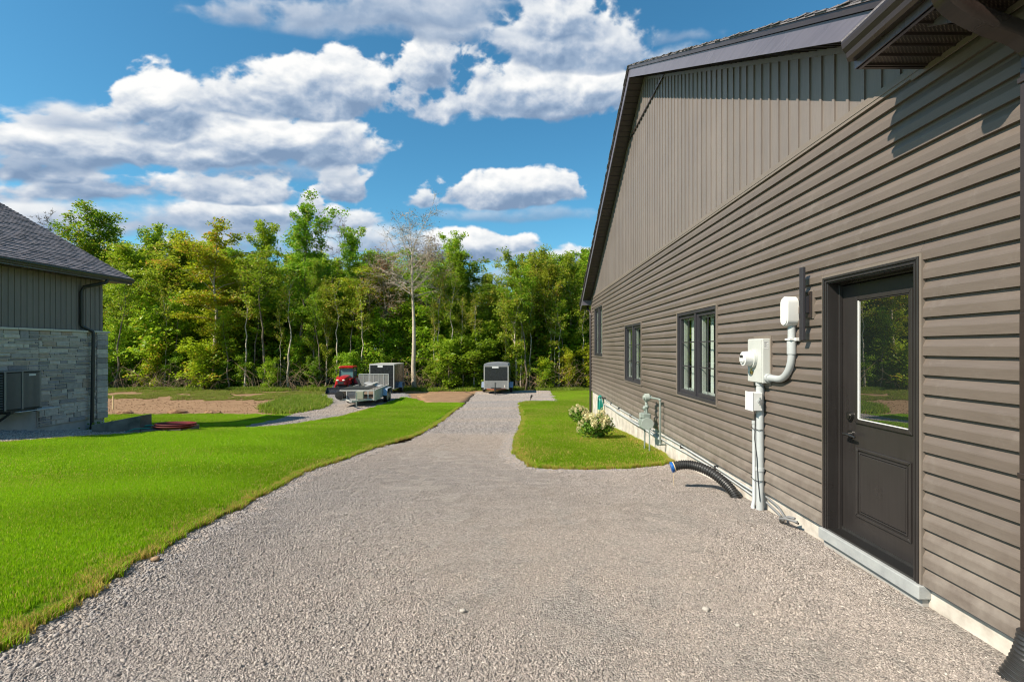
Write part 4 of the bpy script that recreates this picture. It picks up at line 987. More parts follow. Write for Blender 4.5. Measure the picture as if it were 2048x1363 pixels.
# corrugated drain pipe
n = 150; key = [Vector(q) for q in ((1.90, 6.30, .155), (2.04, 6.28, .195), (2.18, 6.22, .195), (2.32, 6.10, .150), (2.43, 5.97, .065), (2.50, 5.86, -.03), (2.53, 5.80, -.14))]
def spline(key, n):
    o = []
    for i in range(n + 1):
        t = i / n * (len(key) - 1); k = min(int(t), len(key) - 2); u = t - k; a_ = key[max(k - 1, 0)]; d_ = key[min(k + 2, len(key) - 1)]
        o.append(.5 * ((2 * key[k]) + (key[k + 1] - a_) * u + (2 * a_ - 5 * key[k] + 4 * key[k + 1] - d_) * u * u + (3 * key[k] - a_ - 3 * key[k + 1] + d_) * u ** 3))
    return o
dp = root('drain_pipe', (2.5, 5.86, -.08), 'black corrugated drain pipe curving out of the gravel with a blue taped end', 'pipe')
P_ = spline(key, n)
MB().tube(P_[8:], [.060 if i % 4 < 2 else .051 for i in range(n + 1 - 8)], 20).build('corrugated_pipe', M_rubber, dp, smooth=True)
MB().tube(P_[:9], [.052, .066, .067, .068, .066, .067, .065, .066, .062], 20).build('blue_end_wrap', mat('blue_tape', (.01, .12, .42), .4, var=.4, vscale=60, bump=.5), dp, smooth=True)
a = MB(); t0 = P_[9]; a.tube([P_[8], P_[9], P_[10]], [.0655, .0665, .063], 16); a.tube([(1.93, 6.27, .10), (1.925, 6.265, .02), (1.93, 6.27, -.07)], .003, 5); a.build('pale_string', M_stake, dp)

# gas meter
gm = root('gas_meter', (2.4, 9.2, -.25), 'grey green gas meter with regulator and pipes at the foundation', 'meter')
gx, gy, gz = 2.36, 9.38, .29
a = MB(); a.box((gx - .10, gy - .12, gz - .13), (gx + .08, gy + .12, gz + .06)); a.build('meter_body', M_gas, gm, bevel=.03)
a = MB().box((gx - .085, gy - .115, gz + .06), (gx + .07, gy + .115, gz + .16)); a.build('meter_top', M_gas, gm, bevel=.02)
MB().cyl((gx, gy - .128, gz - .03), (gx, gy + .128, gz - .03), .095, 22).build('diaphragm_case', M_gas, gm, smooth=True)
a = MB()
for q in (-.135, .105): a.cyl((gx, gy + q, gz - .03), (gx, gy + q + .03, gz - .03), .112, 22)
a.build('case_flange', mat('light_gas_grey', (.36, .40, .36), .45, var=.15), gm, smooth=True)
box('index_box', (gx - .115, gy - .06, gz + .07), (gx - .086, gy + .06, gz + .15), MATS['light_gas_grey'], gm, bevel=.004)
a = MB().cyl((gx, gy + .07, gz + .16), (gx, gy + .07, gz + .26), .022, 12); a.ball((gx, gy + .07, gz + .24), .045, 12, 8); a.cyl((gx, gy - .07, gz + .16), (gx, gy - .07, gz + .34), .022, 12); a.ball((gx, gy - .07, gz + .28), .042, 12, 8); a.build('pipe_fitting', M_gas, gm, smooth=True)
a = MB().cyl((gx - .03, gy - .03, gz + .45), (gx + .05, gy - .03, gz + .45), .075, 22); a.cyl((gx - .06, gy - .03, gz + .45), (gx + .09, gy - .03, gz + .45), .04, 16); a.cyl((gx, gy - .03, gz + .3), (gx, gy - .03, gz + .42), .025, 12); a.build('regulator', MATS['light_gas_grey'], gm, smooth=True)
a = MB().tube([(gx + .03, gy + .05, gz + .24), (gx + .03, gy + .05, gz + .43), (gx + .05, gy - .02, gz + .45), (2.50, 8.98, .745), (2.50, 8.93, .74), (2.50, 8.92, .70), (2.50, 8.92, -.02), (2.52, 8.93, -.06), (2.60, 8.95, -.06)], .017, 12); a.build('supply_pipe', M_gas, gm, smooth=True)
a = MB()
for q in ((2.50, 8.93, .735), (2.505, 8.93, -.05), (gx + .03, gy + .04, gz + .44)): a.ball(q, .028, 12, 8)
a.build('pipe_elbow', M_gas, gm, smooth=True)
a = MB().tube([(gx, gy + .07, gz + .20), (gx + .02, gy + .17, gz + .15), (gx + .02, gy + .17, -.36)], .016, 10); a.tube([(gx + .03, gy - .15, gz - .1), (gx + .03, gy - .15, -.4)], .014, 8); a.build('riser_pipe', M_gas, gm, smooth=True)
MB().cyl((gx + .04, gy + .2, -.40), (gx + .04, gy + .2, -.28), .05, 14).build('riser_sleeve', M_gutter, gm, smooth=True)

# garden hose on the far part of the wall, tap beside it
gh = root('garden_hose', (2.5, 15.6, -.5), 'teal garden hose coiled on a hanger near the far corner', 'hose')
M_hose = mat('teal_hose', (.01, .22, .17), .4, var=.2)
a = MB()
for k in range(9):
    q = k / 8; r_ = .16 + .012 * (k % 3)
    pts = [(2.50 - .045 + .010 * k, 15.62 + (r_) * math.sin(R(t)) , -.14 + (.30 + .012 * (k % 4)) * math.cos(R(t))) for t in range(0, 361, 20)]
    a.tube(pts, .013, 8)
a.build('hose_coil', M_hose, gh, smooth=True)
box('hose_hanger', (2.46, 15.5, .10), (2.60, 15.74, .15), M_frame, gh, bevel=.01)
MB().tube([(2.50, 15.43, -.2), (2.49, 15.3, -.45), (2.47, 15.2, -.52), (2.48, 15.05, -.2), (2.50, 15.0, .12)], .013, 8).build('hose_tail', M_hose, gh, smooth=True)
tp = root('wall_tap', (2.56, 15.0, .1), 'small dark garden tap on the wall beside the teal hose', 'tap')
a = MB().cyl((2.60, 15.0, .17), (2.47, 15.0, .17), .016, 10); a.tube([(2.50, 15.0, .17), (2.485, 15.0, .10)], .014, 8); a.build('tap_body', M_steel, tp, smooth=True)
MB().cyl((2.455, 15.0, .17), (2.468, 15.0, .17), .035, 12).build('tap_wheel', M_steel, tp, smooth=True)

# solar path light and stakes on the pad
x, y = G(1060, 800); sl = root('path_light', (x, y, Z(x, y)), 'small black path light at the corner of the side lawn', 'light')
MB().tube([(x, y, Z(x, y) - .05), (x + .05, y, Z(x, y) + .15)], .018, 8).build('light_spike', M_rubber, sl)
MB().tube([(x + .04, y, Z(x, y) + .13), (x + .11, y, Z(x, y) + .30)], [.045, .065], 10).build('light_head', M_rubber, sl, smooth=True)

# hydrangeas
M_hleaf = blade_mat('hydrangea_leaf', (.07, .17, .015), (.17, .30, .03), (.20, .16, .05), .3)
M_hflow = blade_mat('hydrangea_bloom', (.66, .58, .30), (.84, .76, .46), (.70, .45, .32), .35)
def leaves(P, s, r, flat=.5, asp=.55):
    """rhombic leaves at points P"""
    n = len(P); nrm = r.normal(size=(n, 3)); nrm[:, 2] = np.abs(nrm[:, 2]) + flat; nrm /= np.linalg.norm(nrm, axis=1)[:, None]
    u = np.cross(nrm, r.normal(size=(n, 3))); u /= np.linalg.norm(u, axis=1)[:, None]; w = np.cross(nrm, u)
    s = s * (.65 + .7 * r.random(n))[:, None]
    v = np.stack([P - u * s * .5, P + w * s * asp * .5 + nrm * s * .06, P + u * s * .5 - nrm * s * .10, P - w * s * asp * .5 + nrm * s * .06], 1).reshape(-1, 3)
    f = np.arange(n)[:, None] * 4 + [0, 1, 2, 3]
    return v, f
def hydrangea(px, py, h, w, label, seed, nb=26, lift=.45):
    x, y = G(px, py); z = Z(x, y); r = np.random.default_rng(seed); o = root('hydrangea', (x, y, z), label, 'shrub', 'hydrangeas on the side lawn')
    a = MB(); tips = []
    for k in range(nb):
        an = r.random() * 6.28; rr = w / 2 * math.sqrt(r.random()) * (.8 + .4 * r.random()); t = Vector((rr * math.cos(an), rr * math.sin(an), h * (lift + (1 - lift) * (1 - (rr / (w / 2)) ** 2) * (.6 + .4 * r.random()))))
        a.tube([(x, y, z), (x + t.x * .35, y + t.y * .35, z + t.z * .55), (x + t.x, y + t.y, z + t.z)], [.008, .006, .003], 5); tips.append(t)
    a.build('stems', mat('shrub_stem', (.14, .09, .05), .8), o)
    tp_ = np.array([t[:] for t in tips])
    k = r.integers(0, nb, 1500); tt = r.random(1500)[:, None] ** .5; P = tp_[k] * tt + r.normal(size=(1500, 3)) * [w * .09, w * .09, h * .07]; P[:, 2] = np.maximum(P[:, 2], .05)
    v, f = leaves(P, .065, r, .4, .6); me = ngmesh('leaves', v, f, M_hleaf); l = bpy.data.objects.new('leaves', me); COL.objects.link(l); l.parent = o; ORG[l] = ORG[o]
    for t in tp_:   # each bloom is a cone of small petals
        if r.random() < .12: continue
        m_ = 130; q = r.normal(size=(m_, 3)); q /= np.linalg.norm(q, axis=1)[:, None]; q *= [.065, .065, .11]; q *= (1.1 - .65 * r.random(m_))[:, None]
        v, f = leaves(q, .026, r, 0, .9); me = ngmesh('bloom', v, f, M_hflow); l = bpy.data.objects.new('bloom', me); COL.objects.link(l); l.parent = o; l.location = (t[0], t[1], t[2] + .03); l.scale = [.6 + .65 * r.random()] * 3; l.rotation_euler = (r.normal() * .35, r.normal() * .35, r.random() * 6); ORG[l] = ORG[o]
hydrangea(1192, 879, .66, .72, 'cream flowering hydrangea nearer the camera on the side lawn', 5, 30)
hydrangea(1158, 848, .60, .62, 'cream flowering hydrangea behind the nearer one on the side lawn', 6, 24)
mulch = sheet('mulch_ring', rough([(G(1192, 880)[0] + .42 * math.cos(q), G(1192, 880)[1] + .42 * math.sin(q)) for q in np.arange(0, 6.28, .5)], .2, .03), .026, M_sod, label='dark soil ring under the nearer hydrangea')

# ------------------------------------------------------------------ the stone house on the left
NX, NYe, NY0 = -14.28, 17.0, 9.5
nh = root('stone_house', (NX, NYe, -1.1), 'grey stone and dark board and batten house with a shingle roof at the left edge', 'house')
M_nboard = lineup('charcoal_batten', (.185, .158, .14), .5, 2, 120, .001)
M_limesill = mat('limestone_cap', (.62, .57, .48), .85, var=.15, vscale=6)
M_mortar = mat('grey_mortar', (.75, .71, .66), .95, var=.15, vscale=20)
M_darkblock = mat('dark_parged_block', (.17, .18, .19), .9, var=.3, vscale=5, bump=.5)
box('wall', (NX - .2, NY0, -1.3), (NX - .01, NYe - .01, 4.0), M_dark, nh)
box('end_wall', (-24, NYe - .2, -1.3), (NX - .2, NYe - .02, 4.0), M_nboard, nh)
CAPZ = 2.185
y = NYe
while y > NY0:
    a = MB(); a.box((NX, y - .178, CAPZ + .06), (NX + .012, y - .04, 3.93)); a.box((NX, y - .04, CAPZ + .06), (NX + .028, y - .001, 3.93)); a.build('batten_board', M_nboard, nh); y -= .178
box('corner_post', (NX - .05, NYe - .005, CAPZ + .06), (NX + .035, NYe + .07, 3.93), M_nboard, nh)
y = NYe + .22
while y > NY0:
    y2 = y - 1.05; a = box('cap_stone', (NX - .1, y2 + .005, CAPZ), (NX + .17, y, CAPZ + .06), M_limesill, nh, bevel=.006); y = y2
# foundation
box('foundation', (NX - .15, NY0, -1.35), (NX + .05, NYe + .12, -.05), mat('pale_foundation', (.42, .42, .41), .9, var=.2, vscale=3, bump=.2), nh)
box('stone_backing', (NX - .01, 14.72, -.66), (NX + .09, NYe + .14, CAPZ), M_mortar, nh)
box('stone_backing', (NX - .01, NY0, -.06), (NX + .09, 14.72, CAPZ), M_mortar, nh)
# random ashlar, each stone its own piece
stone_cols = [(.42, .38, .35), (.49, .44, .40), (.58, .52, .46), (.34, .32, .32), (.46, .40, .345), (.62, .56, .49), (.28, .26, .25), (.44, .35, .28)]
SM = [mat('ledge_stone_%s' % w, c, .85, var=.25, vscale=9, bump=.7, bscale=22) for w, c in zip(('grey', 'ash', 'pale', 'blue', 'taupe', 'light', 'dark', 'brown'), stone_cols)]
q = random.Random(5)
def stones(y0, y1, z0, z1):
    z = z0
    while z < z1 - .02:
        hh = min(q.choice((.08, .11, .15, .19)), z1 - z)
        if z1 - z - hh < .06: hh = z1 - z
        y = y0 - q.uniform(0, .2)
        while y < y1:
            L = q.uniform(.16, .62); u0, u1 = max(y, y0), min(y + L, y1)
            if u1 - u0 > .04:
                parts = [(z, z + hh)] if hh < .14 or q.random() < .5 else [(z, z + hh * .48), (z + hh * .48, z + hh)]
                for (c0, c1) in parts:
                    d = q.uniform(.0, .022); x1 = NX + .112 + d; g_ = .008
                    P = [(x1, u0 + g_, c0 + g_), (x1, u1 - g_, c0 + g_), (x1, u1 - g_, c1 - g_), (x1, u0 + g_, c1 - g_)]
                    back = [(NX + .088, u, v) for _, u, v in P]; P = [(x + q.uniform(-.006, .006), u + (g_ * .8 if i in (0, 3) else -g_ * .8), v + (g_ * .8 if i < 2 else -g_ * .8)) for i, (x, u, v) in enumerate(P)]
                    a = MB().add(P + back, [(0, 1, 2, 3), (4, 5, 1, 0), (5, 6, 2, 1), (6, 7, 3, 2), (7, 4, 0, 3), (7, 6, 5, 4)])
                    a.build('stone', q.choice(SM), nh)
            y += L
        z += hh
stones(14.72, 16.72, -.66, CAPZ); stones(NY0, 14.72, -.05, CAPZ)
# corner quoins
z = -.70
while z < CAPZ - .05:
    hh = min(q.choice((.12, .18, .22)), CAPZ - z); L = q.choice((.26, .42))
    box('stone', (NX + .088, 16.728, z + .005), (NX + .135 + q.uniform(0, .015), NYe + .16, z + hh - .005), q.choice(SM), nh, bevel=.006); z += hh
# eave, gutter, roof
EX = -13.68; EZ = 3.97
box('soffit', (NX - .02, NY0 - .4, 3.93), (EX, NYe + .58, 3.95), M_gutter, nh)
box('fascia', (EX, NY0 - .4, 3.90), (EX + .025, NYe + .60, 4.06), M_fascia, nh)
MB().prism([(EX + .026, NY0 - .4, 4.05), (EX + .026, NY0 - .4, 3.945), (EX + .09, NY0 - .4, 3.94), (EX + .10, NY0 - .4, 3.99), (EX + .135, NY0 - .4, 4.02), (EX + .135, NY0 - .4, 4.055)], (0, NYe + 1.0 - NY0, 0)).build('gutter', mat('bronze_gutter', (.055, .048, .04), .35, spec=.5), nh)
ROOFS = .575; ry1 = NYe + .62
MB().prism([(EX + .06, NY0 - .4, 4.05), (EX + .06, NY0 - .4, 4.075), (-20, NY0 - .4, 4.075 + ROOFS * (20 + EX + .06)), (-20, NY0 - .4, 4.05 + ROOFS * (20 + EX + .06))], (0, ry1 - NY0 + .4, 0)).build('roof', M_shingle, nh)
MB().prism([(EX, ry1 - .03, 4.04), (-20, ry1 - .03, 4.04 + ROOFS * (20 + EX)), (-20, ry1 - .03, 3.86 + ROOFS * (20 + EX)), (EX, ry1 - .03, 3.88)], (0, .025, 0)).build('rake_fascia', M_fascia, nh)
dr = Vector((-1, 0, ROOFS)).normalized(); nu = Vector((ROOFS, 0, 1)).normalized(); s = 0; row = 0; a = MB(); cnt = 0
while s < 5.6:
    y = NY0 + 2.2 + (row * .37 % .3)
    while y < ry1:
        L = q.uniform(.14, .34); y2 = min(y + L, ry1 + .01); hh = q.choice((.012, .018, .026))
        p0 = Vector((EX + .075, 0, 4.077)) + dr * s; p1 = p0 + dr * .155
        a.add([(p0.x + nu.x * hh, y, p0.z + nu.z * hh), (p0.x + nu.x * hh, y2 - .004, p0.z + nu.z * hh), (p1.x, y2 - .004, p1.z + .001), (p1.x, y, p1.z + .001),
               (p0.x, y, p0.z), (p0.x, y2 - .004, p0.z)], [(0, 1, 2, 3), (4, 5, 1, 0), (4, 0, 3), (5, 2, 1)])
        y = y2
    s += .142; row += 1
a.build('shingle', M_shingle, nh, kind='stuff')
# downspout of the stone house
a = MB().tube([(EX + .06, 16.55, 3.95), (EX + .02, 16.5, 3.83), (EX - .12, 16.38, 3.76), (NX + .12, 16.25, 3.66), (NX + .075, 16.2, 3.50), (NX + .075, 16.2, 2.42), (NX + .09, 16.22, 2.36), (NX + .225, 16.45, 2.22), (NX + .235, 16.47, 2.1), (NX + .235, 16.40, -1.1)], .052, 8)
a.build('downspout', M_rubber, nh, smooth=True)

# air conditioner on its bracket
ac = root('air_conditioner', (-13.95, 13.9, -.0), 'grey louvred air conditioner on a wall bracket beside the stone wall', 'air conditioner')
M_ac = mat('grey_ac_enamel', (.22, .215, .22), .4, var=.1, metal=.3)
ax0, ax1, ay0, ay1, az0, az1 = -14.10, -13.62, 13.20, 14.22, .0, 1.02
box('cabinet', (ax0, ay0, az0), (ax1, ay1, az1), M_dark, ac)
box('top_panel', (ax0 - .01, ay0 - .01, az1), (ax1 + .012, ay1 + .01, az1 + .03), M_ac, ac, bevel=.008)
for yy in (ay0, 13.66, ay1 - .05): box('corner_rail', (ax1, yy, az0), (ax1 + .014, yy + .05, az1), M_ac, ac, bevel=.004)
for i in range(16):
    yy = ay0 + .06 + i * .0255
    if yy < 13.64: box('louvre', (ax1, yy, az0 + .03), (ax1 + .010, yy + .011, az1 - .03), M_ac, ac)
for i in range(18):
    yy = 13.72 + i * .0255; box('louvre', (ax1, yy, az0 + .03), (ax1 + .010, yy + .014, az1 - .03), M_ac, ac) if yy < 14.16 else None
for i in range(14): box('louvre', (ax0 + .03, ay0 - .01, az0 + .05 + i * .068), (ax1 - .03, ay0 - .001, az0 + .075 + i * .068), M_ac, ac)
box('base_rail', (ax0, ay0 - .012, az0 - .03), (ax1 + .016, ay1 + .012, az0), M_rubber, ac)
box('name_plate', (ax1 + .014, 13.86, .90), (ax1 + .017, 14.05, .95), M_whitepvc, ac, bevel=.001)
bk = MB(); bk.box((NX + .13, 13.35, -.65), (NX + .17, 13.43, -.04)); bk.box((NX + .13, 13.35, -.10), (ax1 + .02, 13.43, -.032)); bk.prism([(NX + .15, 13.36, -.45), (NX + .15, 13.36, -.38), (ax1 - .1, 13.36, -.11), (ax1 - .03, 13.36, -.11)], (0, .05, 0))
bk.box((NX + .13, 14.02, -.10), (ax1 + .02, 14.08, -.032)); bk.build('wall_bracket', M_rubber, ac)
box('drip_ledge', (NX + .08, 13.5, -.07), (ax1 + .10, 14.7, -.055), M_whitepvc, ac)

# retaining blocks, slab and hoses beside the stone house
x, y = G(203, 866); x2, y2 = G(281, 865)
M_slab = mat('dark_natural_stone', (.16, .14, .12), .85, col2=(.06, .055, .05), vscale=3, bump=.8, bscale=14)
zz = Z(x, y)
a = MB().prism([(x - .3, y + .05, zz - .25), (x2, y2, zz - .25), (x2, y2, zz + .42), (x - .3, y + .05, zz + .20)], (0, .40, 0)); tag(a.build('stone_step', M_slab, loc=(x, y, zz), bevel=.015), 'rough dark stone block beside the corner of the stone house', 'block')
x, y = G(282, 866); x2, y2 = G(362, 864.5); zz = Z(x2, y2)
a = MB().prism([(x, y, zz - .2), (x2, y2, zz - .2), (x2, y2, zz + .10), (x, y, zz + .10)], (0, .75, 0)); tag(a.build('stone_slab', M_slab, loc=(x, y, zz), bevel=.012), 'low flat dark slab with a red hose on top', 'slab')
M_red = mat('red_hose', (.15, .012, .01), .45, var=.3)  # shade put into the red, since no cast shadow reaches the coil
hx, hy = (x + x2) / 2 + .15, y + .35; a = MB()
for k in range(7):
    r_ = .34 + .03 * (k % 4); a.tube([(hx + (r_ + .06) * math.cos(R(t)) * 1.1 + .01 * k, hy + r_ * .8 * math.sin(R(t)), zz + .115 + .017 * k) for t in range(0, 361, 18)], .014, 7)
tag(a.build('red_hose', M_red, smooth=True, loc=(hx, hy, zz)), 'coiled red hose, its colour darkened for shade, lying on the low stone slab', 'hose')
a = MB().tube([(hx - .45, hy - .2, zz + .13), (hx - .75, hy - .35, zz + .13), (hx - 1.0, hy - .45, zz + .02), (hx - 1.25, hy - .5, zz + .02)], .014, 7); a.tube([(hx - .5, hy + .1, zz + .13), (hx - .62, hy - .0, zz + .17), (hx - .8, hy - .1, zz + .14)], .02, 7)
tag(a.build('green_hose', M_hose, smooth=True, loc=(hx - 1, hy, zz)), 'thin green hose trailing off the slab beside the red coil', 'hose')
# small weeds at the foot of the downspout
xw, yw = -13.95, 16.55; r_ = np.random.default_rng(3); P = r_.normal(size=(240, 3)) * [.13, .2, .10] + [0, 0, .16]
v, f = leaves(P, .09, r_, .3); me = ngmesh('weed', v, f, M_hleaf); l = bpy.data.objects.new('weed', me); COL.objects.link(l); l.location = (xw, yw, Z(xw, yw)); tag(l, 'small leafy weed at the foot of the stone house downspout', 'weed')

# ------------------------------------------------------------------ trailers and tractor (built at the origin, facing the camera, then parked)
M_alu = mat('brushed_aluminium', (.50, .49, .46), .42, metal=.15, var=.12, vscale=8)
M_tblack = mat('black_trailer_skin', (.022, .022, .024), .28, var=.2, vscale=2)
M_tgrey = mat('grey_fibreglass', (.20, .21, .23), .45, var=.15, vscale=4)
M_tsilver = mat('silver_stone_guard', (.27, .265, .25), .45, metal=.1, var=.2, vscale=7)
M_fender = mat('pale_blue_fender', (.30, .35, .43), .35, metal=.3)
M_rust = mat('rusty_red_frame', (.28, .08, .04), .75, var=.5, vscale=20)
M_tred = mat('red_tractor_paint', (.40, .010, .012), .3, var=.15, vscale=4)
M_tglass = mat('tractor_glass', (.10, .20, .20), .08, spec=1.)
M_lamp = mat('lamp_lens', (.8, .72, .6), .2)
def wheel(par, x, y, r, w, rimm):
    o = MB().tube([(x - w / 2, y, r), (x - w / 2 + .02, y, r), (x, y, r), (x + w / 2 - .02, y, r), (x + w / 2, y, r)], [r * .9, r * .99, r, r * .99, r * .9], 22).build('wheel', M_rubber, par, smooth=True)
    s = 1 if x > 0 else -1
    a = MB().cyl((x - w / 2 - .004, y, r), (x + w / 2 + .004, y, r), r * .58, 18); a.cyl((x - w / 2 - .02, y, r), (x + w / 2 + .02, y, r), r * .2, 12); a.build('rim', rimm, o, smooth=True)
    a = MB()
    for k in range(5):
        c, s_ = math.cos(k * 1.2566), math.sin(k * 1.2566); a.cyl((x - w / 2 - .006, y + r * .4 * c, r + r * .4 * s_), (x + w / 2 + .006, y + r * .4 * c, r + r * .4 * s_), r * .11, 8)
    a.build('rim_holes', M_cable, o)
    return o
def enclosed(label, loc, rz, L, zt, cap, lowz, guardm):
    t = root('cargo_trailer', (0, 0, 0), label, 'trailer', 'enclosed trailers parked before the wood')
    w = .835; zb = .34
    a = MB().box((-w, 0, zb), (w, L, zt)); a.build('body', M_tblack, t, bevel=.02)
    box('stone_guard', (-w + .02, -.012, zb + .02), (w - .02, -.001, lowz), guardm, t)
    a = MB(); a.box((-w + .05, -.009, lowz + .012), (w - .05, -.001, zt - .07)); a.build('front_panel', M_tblack, t)
    for x in (-w, w - .045): box('corner_trim', (x - .006, -.016, zb), (x + .051, .04, zt), M_alu, t, bevel=.004)
    for y in (.0401, L - .05):
        for x in (-w - .008, w): box('corner_trim', (x, y, zb), (x + .008, y + .05, zt), M_alu, t)
    for x in (-w - .01, w): a = box('side_rail', (x, .0, zt - .05), (x + .010, L, zt + .01), M_alu, t); box('side_rail', (x, .0, zb - .03), (x + .010, L, zb + .03), M_alu, t)
    for i in range(1, int(L / .4)):
        for x in (-w - .004, w): box('side_panel', (x, i * .4 - .19, zb + .04), (x + .004, i * .4 + .19, zt - .06), M_tblack, t)
    box('front_rail', (-w, -.014, zt - .055), (w, -.001, zt), M_alu, t)
    if cap:
        pr = [(-w - .01, zt)] + [(-w + .10 * (1 - math.cos(R(q))) - .01, zt + .16 * math.sin(R(q))) for q in range(10, 91, 16)] + [(-w + .5, zt + .205), (0, zt + .225), (w - .5, zt + .205)] + [(w - .10 * (1 - math.cos(R(q))) + .01, zt + .16 * math.sin(R(q))) for q in range(90, 9, -16)] + [(w + .01, zt)]
        MB().prism([(x, -.03, z) for x, z in pr], (0, L + .05, 0)).build('roof', M_tgrey, t, bevel=.02)
    else: box('roof', (-w - .012, -.018, zt + .001), (w + .012, L + .01, zt + .035), M_alu, t, bevel=.008)
    px_ = -.06 if cap else -.16
    box('name_plate', (px_ - .12 if not cap else px_ - .22, -.022, zt - .15 if cap else zt - .20), (px_ + .22, -.013, zt - .03 if cap else zt - .05), M_whitepvc, t)
    for s in (-1, 1):
        wheel(t, s * (w + .13), L * .55, .33, .20, M_alu)
        pr = [(L * .55 - .48, .36), (L * .55 - .34, .74), (L * .55 + .34, .74), (L * .55 + .48, .36), (L * .55 + .44, .36), (L * .55 + .32, .70), (L * .55 - .32, .70), (L * .55 - .44, .36)]
        x0 = s * (w + .002); MB().prism([(x0, y, z) for y, z in pr], (s * .27, 0, 0)).build('fender', M_fender, t, bevel=.01)
    a = MB(); 
    for s in (-1, 1): a.prism([(s * .62, .1, .30), (s * .70, .1, .30), (s * .06, -1.15, .36), (s * .0, -1.15, .36)], (0, 0, .08))
    a.build('tongue_frame', M_rust if cap else M_rubber, t)
    a = MB().box((-.04, -1.35, .38), (.04, -1.1, .46)); a.cyl((0, -1.05, .05), (0, -1.05, .85), .035, 10); a.box((-.1, -1.10, .0), (.1, -.98, .03)); a.cyl((0, -1.05, .80), (.14, -1.05, .80), .012, 6); a.build('tongue_jack', M_cable, t, smooth=True)
    box('axle', (-w, L * .55 - .04, .28), (w, L * .55 + .04, .34), M_rubber, t)
    if cap: box('winch_tray', (-.33, -.45, .42), (.36, -.05, .46), M_rubber, t); box('reflector', (.55, -.018, .48), (.60, -.0125, .62), M_lamp, t)
    t.location = loc; t.rotation_euler.z = rz
    return t
enclosed('enclosed trailer with rounded grey roof alone on the gravel pad', (-1.62, 34.0, Z(-1.6, 34.6)), R(-1), 3.0, 1.92, True, .92, M_tsilver)
enclosed('square black enclosed trailer with silver edges parked left of the tall bare tree', (-9.45, 34.2, Z(-9.4, 35)), R(1.5), 3.2, 2.02, False, .42, M_tsilver)

# open utility trailer
t = root('utility_trailer', (0, 0, 0), 'open silver double axle utility trailer with a raised mesh ramp gate', 'trailer')
w, L, zd = .84, 4.0, .42
box('deck', (-w, 0, zd), (w, L, zd + .05), mat('deck_boards', (.20, .14, .09), .85, var=.4, vscale=10), t)
for s in (-1, 1):
    x0, x1 = (s * w, s * (w + .03))
    a = MB().box((x0, 0, zd + .40), (x1 + s * .02, L, zd + .46)); a.box((x0, 0, zd - .10), (x1 + s * .02, L, zd + .0)); a.build('side_rail', M_alu, t)
    for k in range(9): box('side_post', (x0 + s * .0305, k * L / 8.2, zd), (x1 + s * .015, k * L / 8.2 + .05, zd + .40), M_alu, t)
    box('side_panel', (x0, 0.01, zd + .001), (x0 + s * .03, L - .01, zd + .399), M_alu, t)
a = MB().box((-w, -.05, zd + .40), (w, .0, zd + .46)); a.box((-w, -.05, zd - .08), (w, .0, zd + .02))
for x in (-w, -.55, -.02, .5, w - .05): a.box((x, -.048, zd + .02), (x + .05, -.004, zd + .40))
a.build('front_frame', M_alu, t)
a = MB()
for k in range(14): a.box((-.50 + k * .036, -.03, zd + .02), (-.49 + k * .036, -.02, zd + .40))
for k in range(9): a.box((-.50, -.034, zd + .05 + k * .04), (-.03, -.0301, zd + .06 + k * .04))
a.build('front_mesh', M_tgrey, t, kind='stuff')
box('tool_box', (-.02, -.32, zd + .02), (.34, -.052, zd + .40), mat('olive_tool_box', (.30, .31, .22), .5), t, bevel=.01)
a = MB()
for x in (-.86, .82): a.box((x, L, zd), (x + .04, L + .04, zd + 1.08))
a.box((-.86, L, zd + 1.04), (.86, L + .04, zd + 1.08))
for k in range(1, 6): a.box((-.86 + k * .285, L + .005, zd), (-.835 + k * .285, L + .035, zd + 1.04))
a.build('ramp_gate', M_alu, t)
a = MB()
for k in range(62): a.box((-.82 + k * .0268, L + .015, zd), (-.808 + k * .0268, L + .022, zd + 1.04))
a.build('gate_mesh', mat('gate_mesh_steel', (.52, .49, .45), .6, metal=.3), t, kind='stuff')
a = MB().prism([(.05, 1.4, zd + .50), (.45, 1.4, zd + .60), (.45, 3.3, zd + .62), (.05, 3.3, zd + .56)], (0, 0, .05)); a.prism([(-.1, 2.0, zd + .64), (.75, 2.0, zd + .46), (.75, 2.05, zd + .50), (-.1, 2.05, zd + .70)], (0, .9, 0)); a.build('loading_ramps', M_alu, t)
a = MB().prism([(-.42, 2.2, zd + .50), (-.62, 2.2, zd + .95), (-.52, 2.2, zd + .98), (-.30, 2.2, zd + .52)], (0, .10, 0)); a.box((-.84, .1, zd + .47), (.55, 1.9, zd + .52)); a.build('ramp_lever', M_cable, t)
for s in (-1, 1):
    for yy in (2.35, 3.12): wheel(t, s * (w + .16), yy, .34, .19, M_alu)
    pr = [(1.85, .42), (2.05, .78), (3.42, .78), (3.62, .42), (3.58, .42), (3.40, .745), (2.07, .745), (1.89, .42)]
    MB().prism([(s * (w + .052), y, z) for y, z in pr], (s * .24, 0, 0)).build('fender', M_fender, t)
a = MB()
for s in (-1, 1): a.prism([(s * .55, 0, .36), (s * .62, 0, .36), (s * .05, -1.2, .38), (s * .0, -1.2, .38)], (0, 0, .07))
a.box((-.05, -1.4, .38), (.05, -1.15, .47)); a.build('tongue_frame', M_alu, t)
a = MB().cyl((.12, -.75, .03), (.12, -.75, .80), .032, 10); a.box((.03, -.84, 0), (.21, -.66, .025)); a.build('tongue_jack', M_galv, t, smooth=True)
MB().tube([(-w + .02, -.06, .62), (-w - .02, -.14, .62), (-w - .02, -.18, .62)], [.21, .22, .20], 16).build('spare_tyre', M_rubber, t, smooth=True)
t.location = (-8.22, 25.3, Z(-8.2, 26.5)); t.rotation_euler.z = R(5)

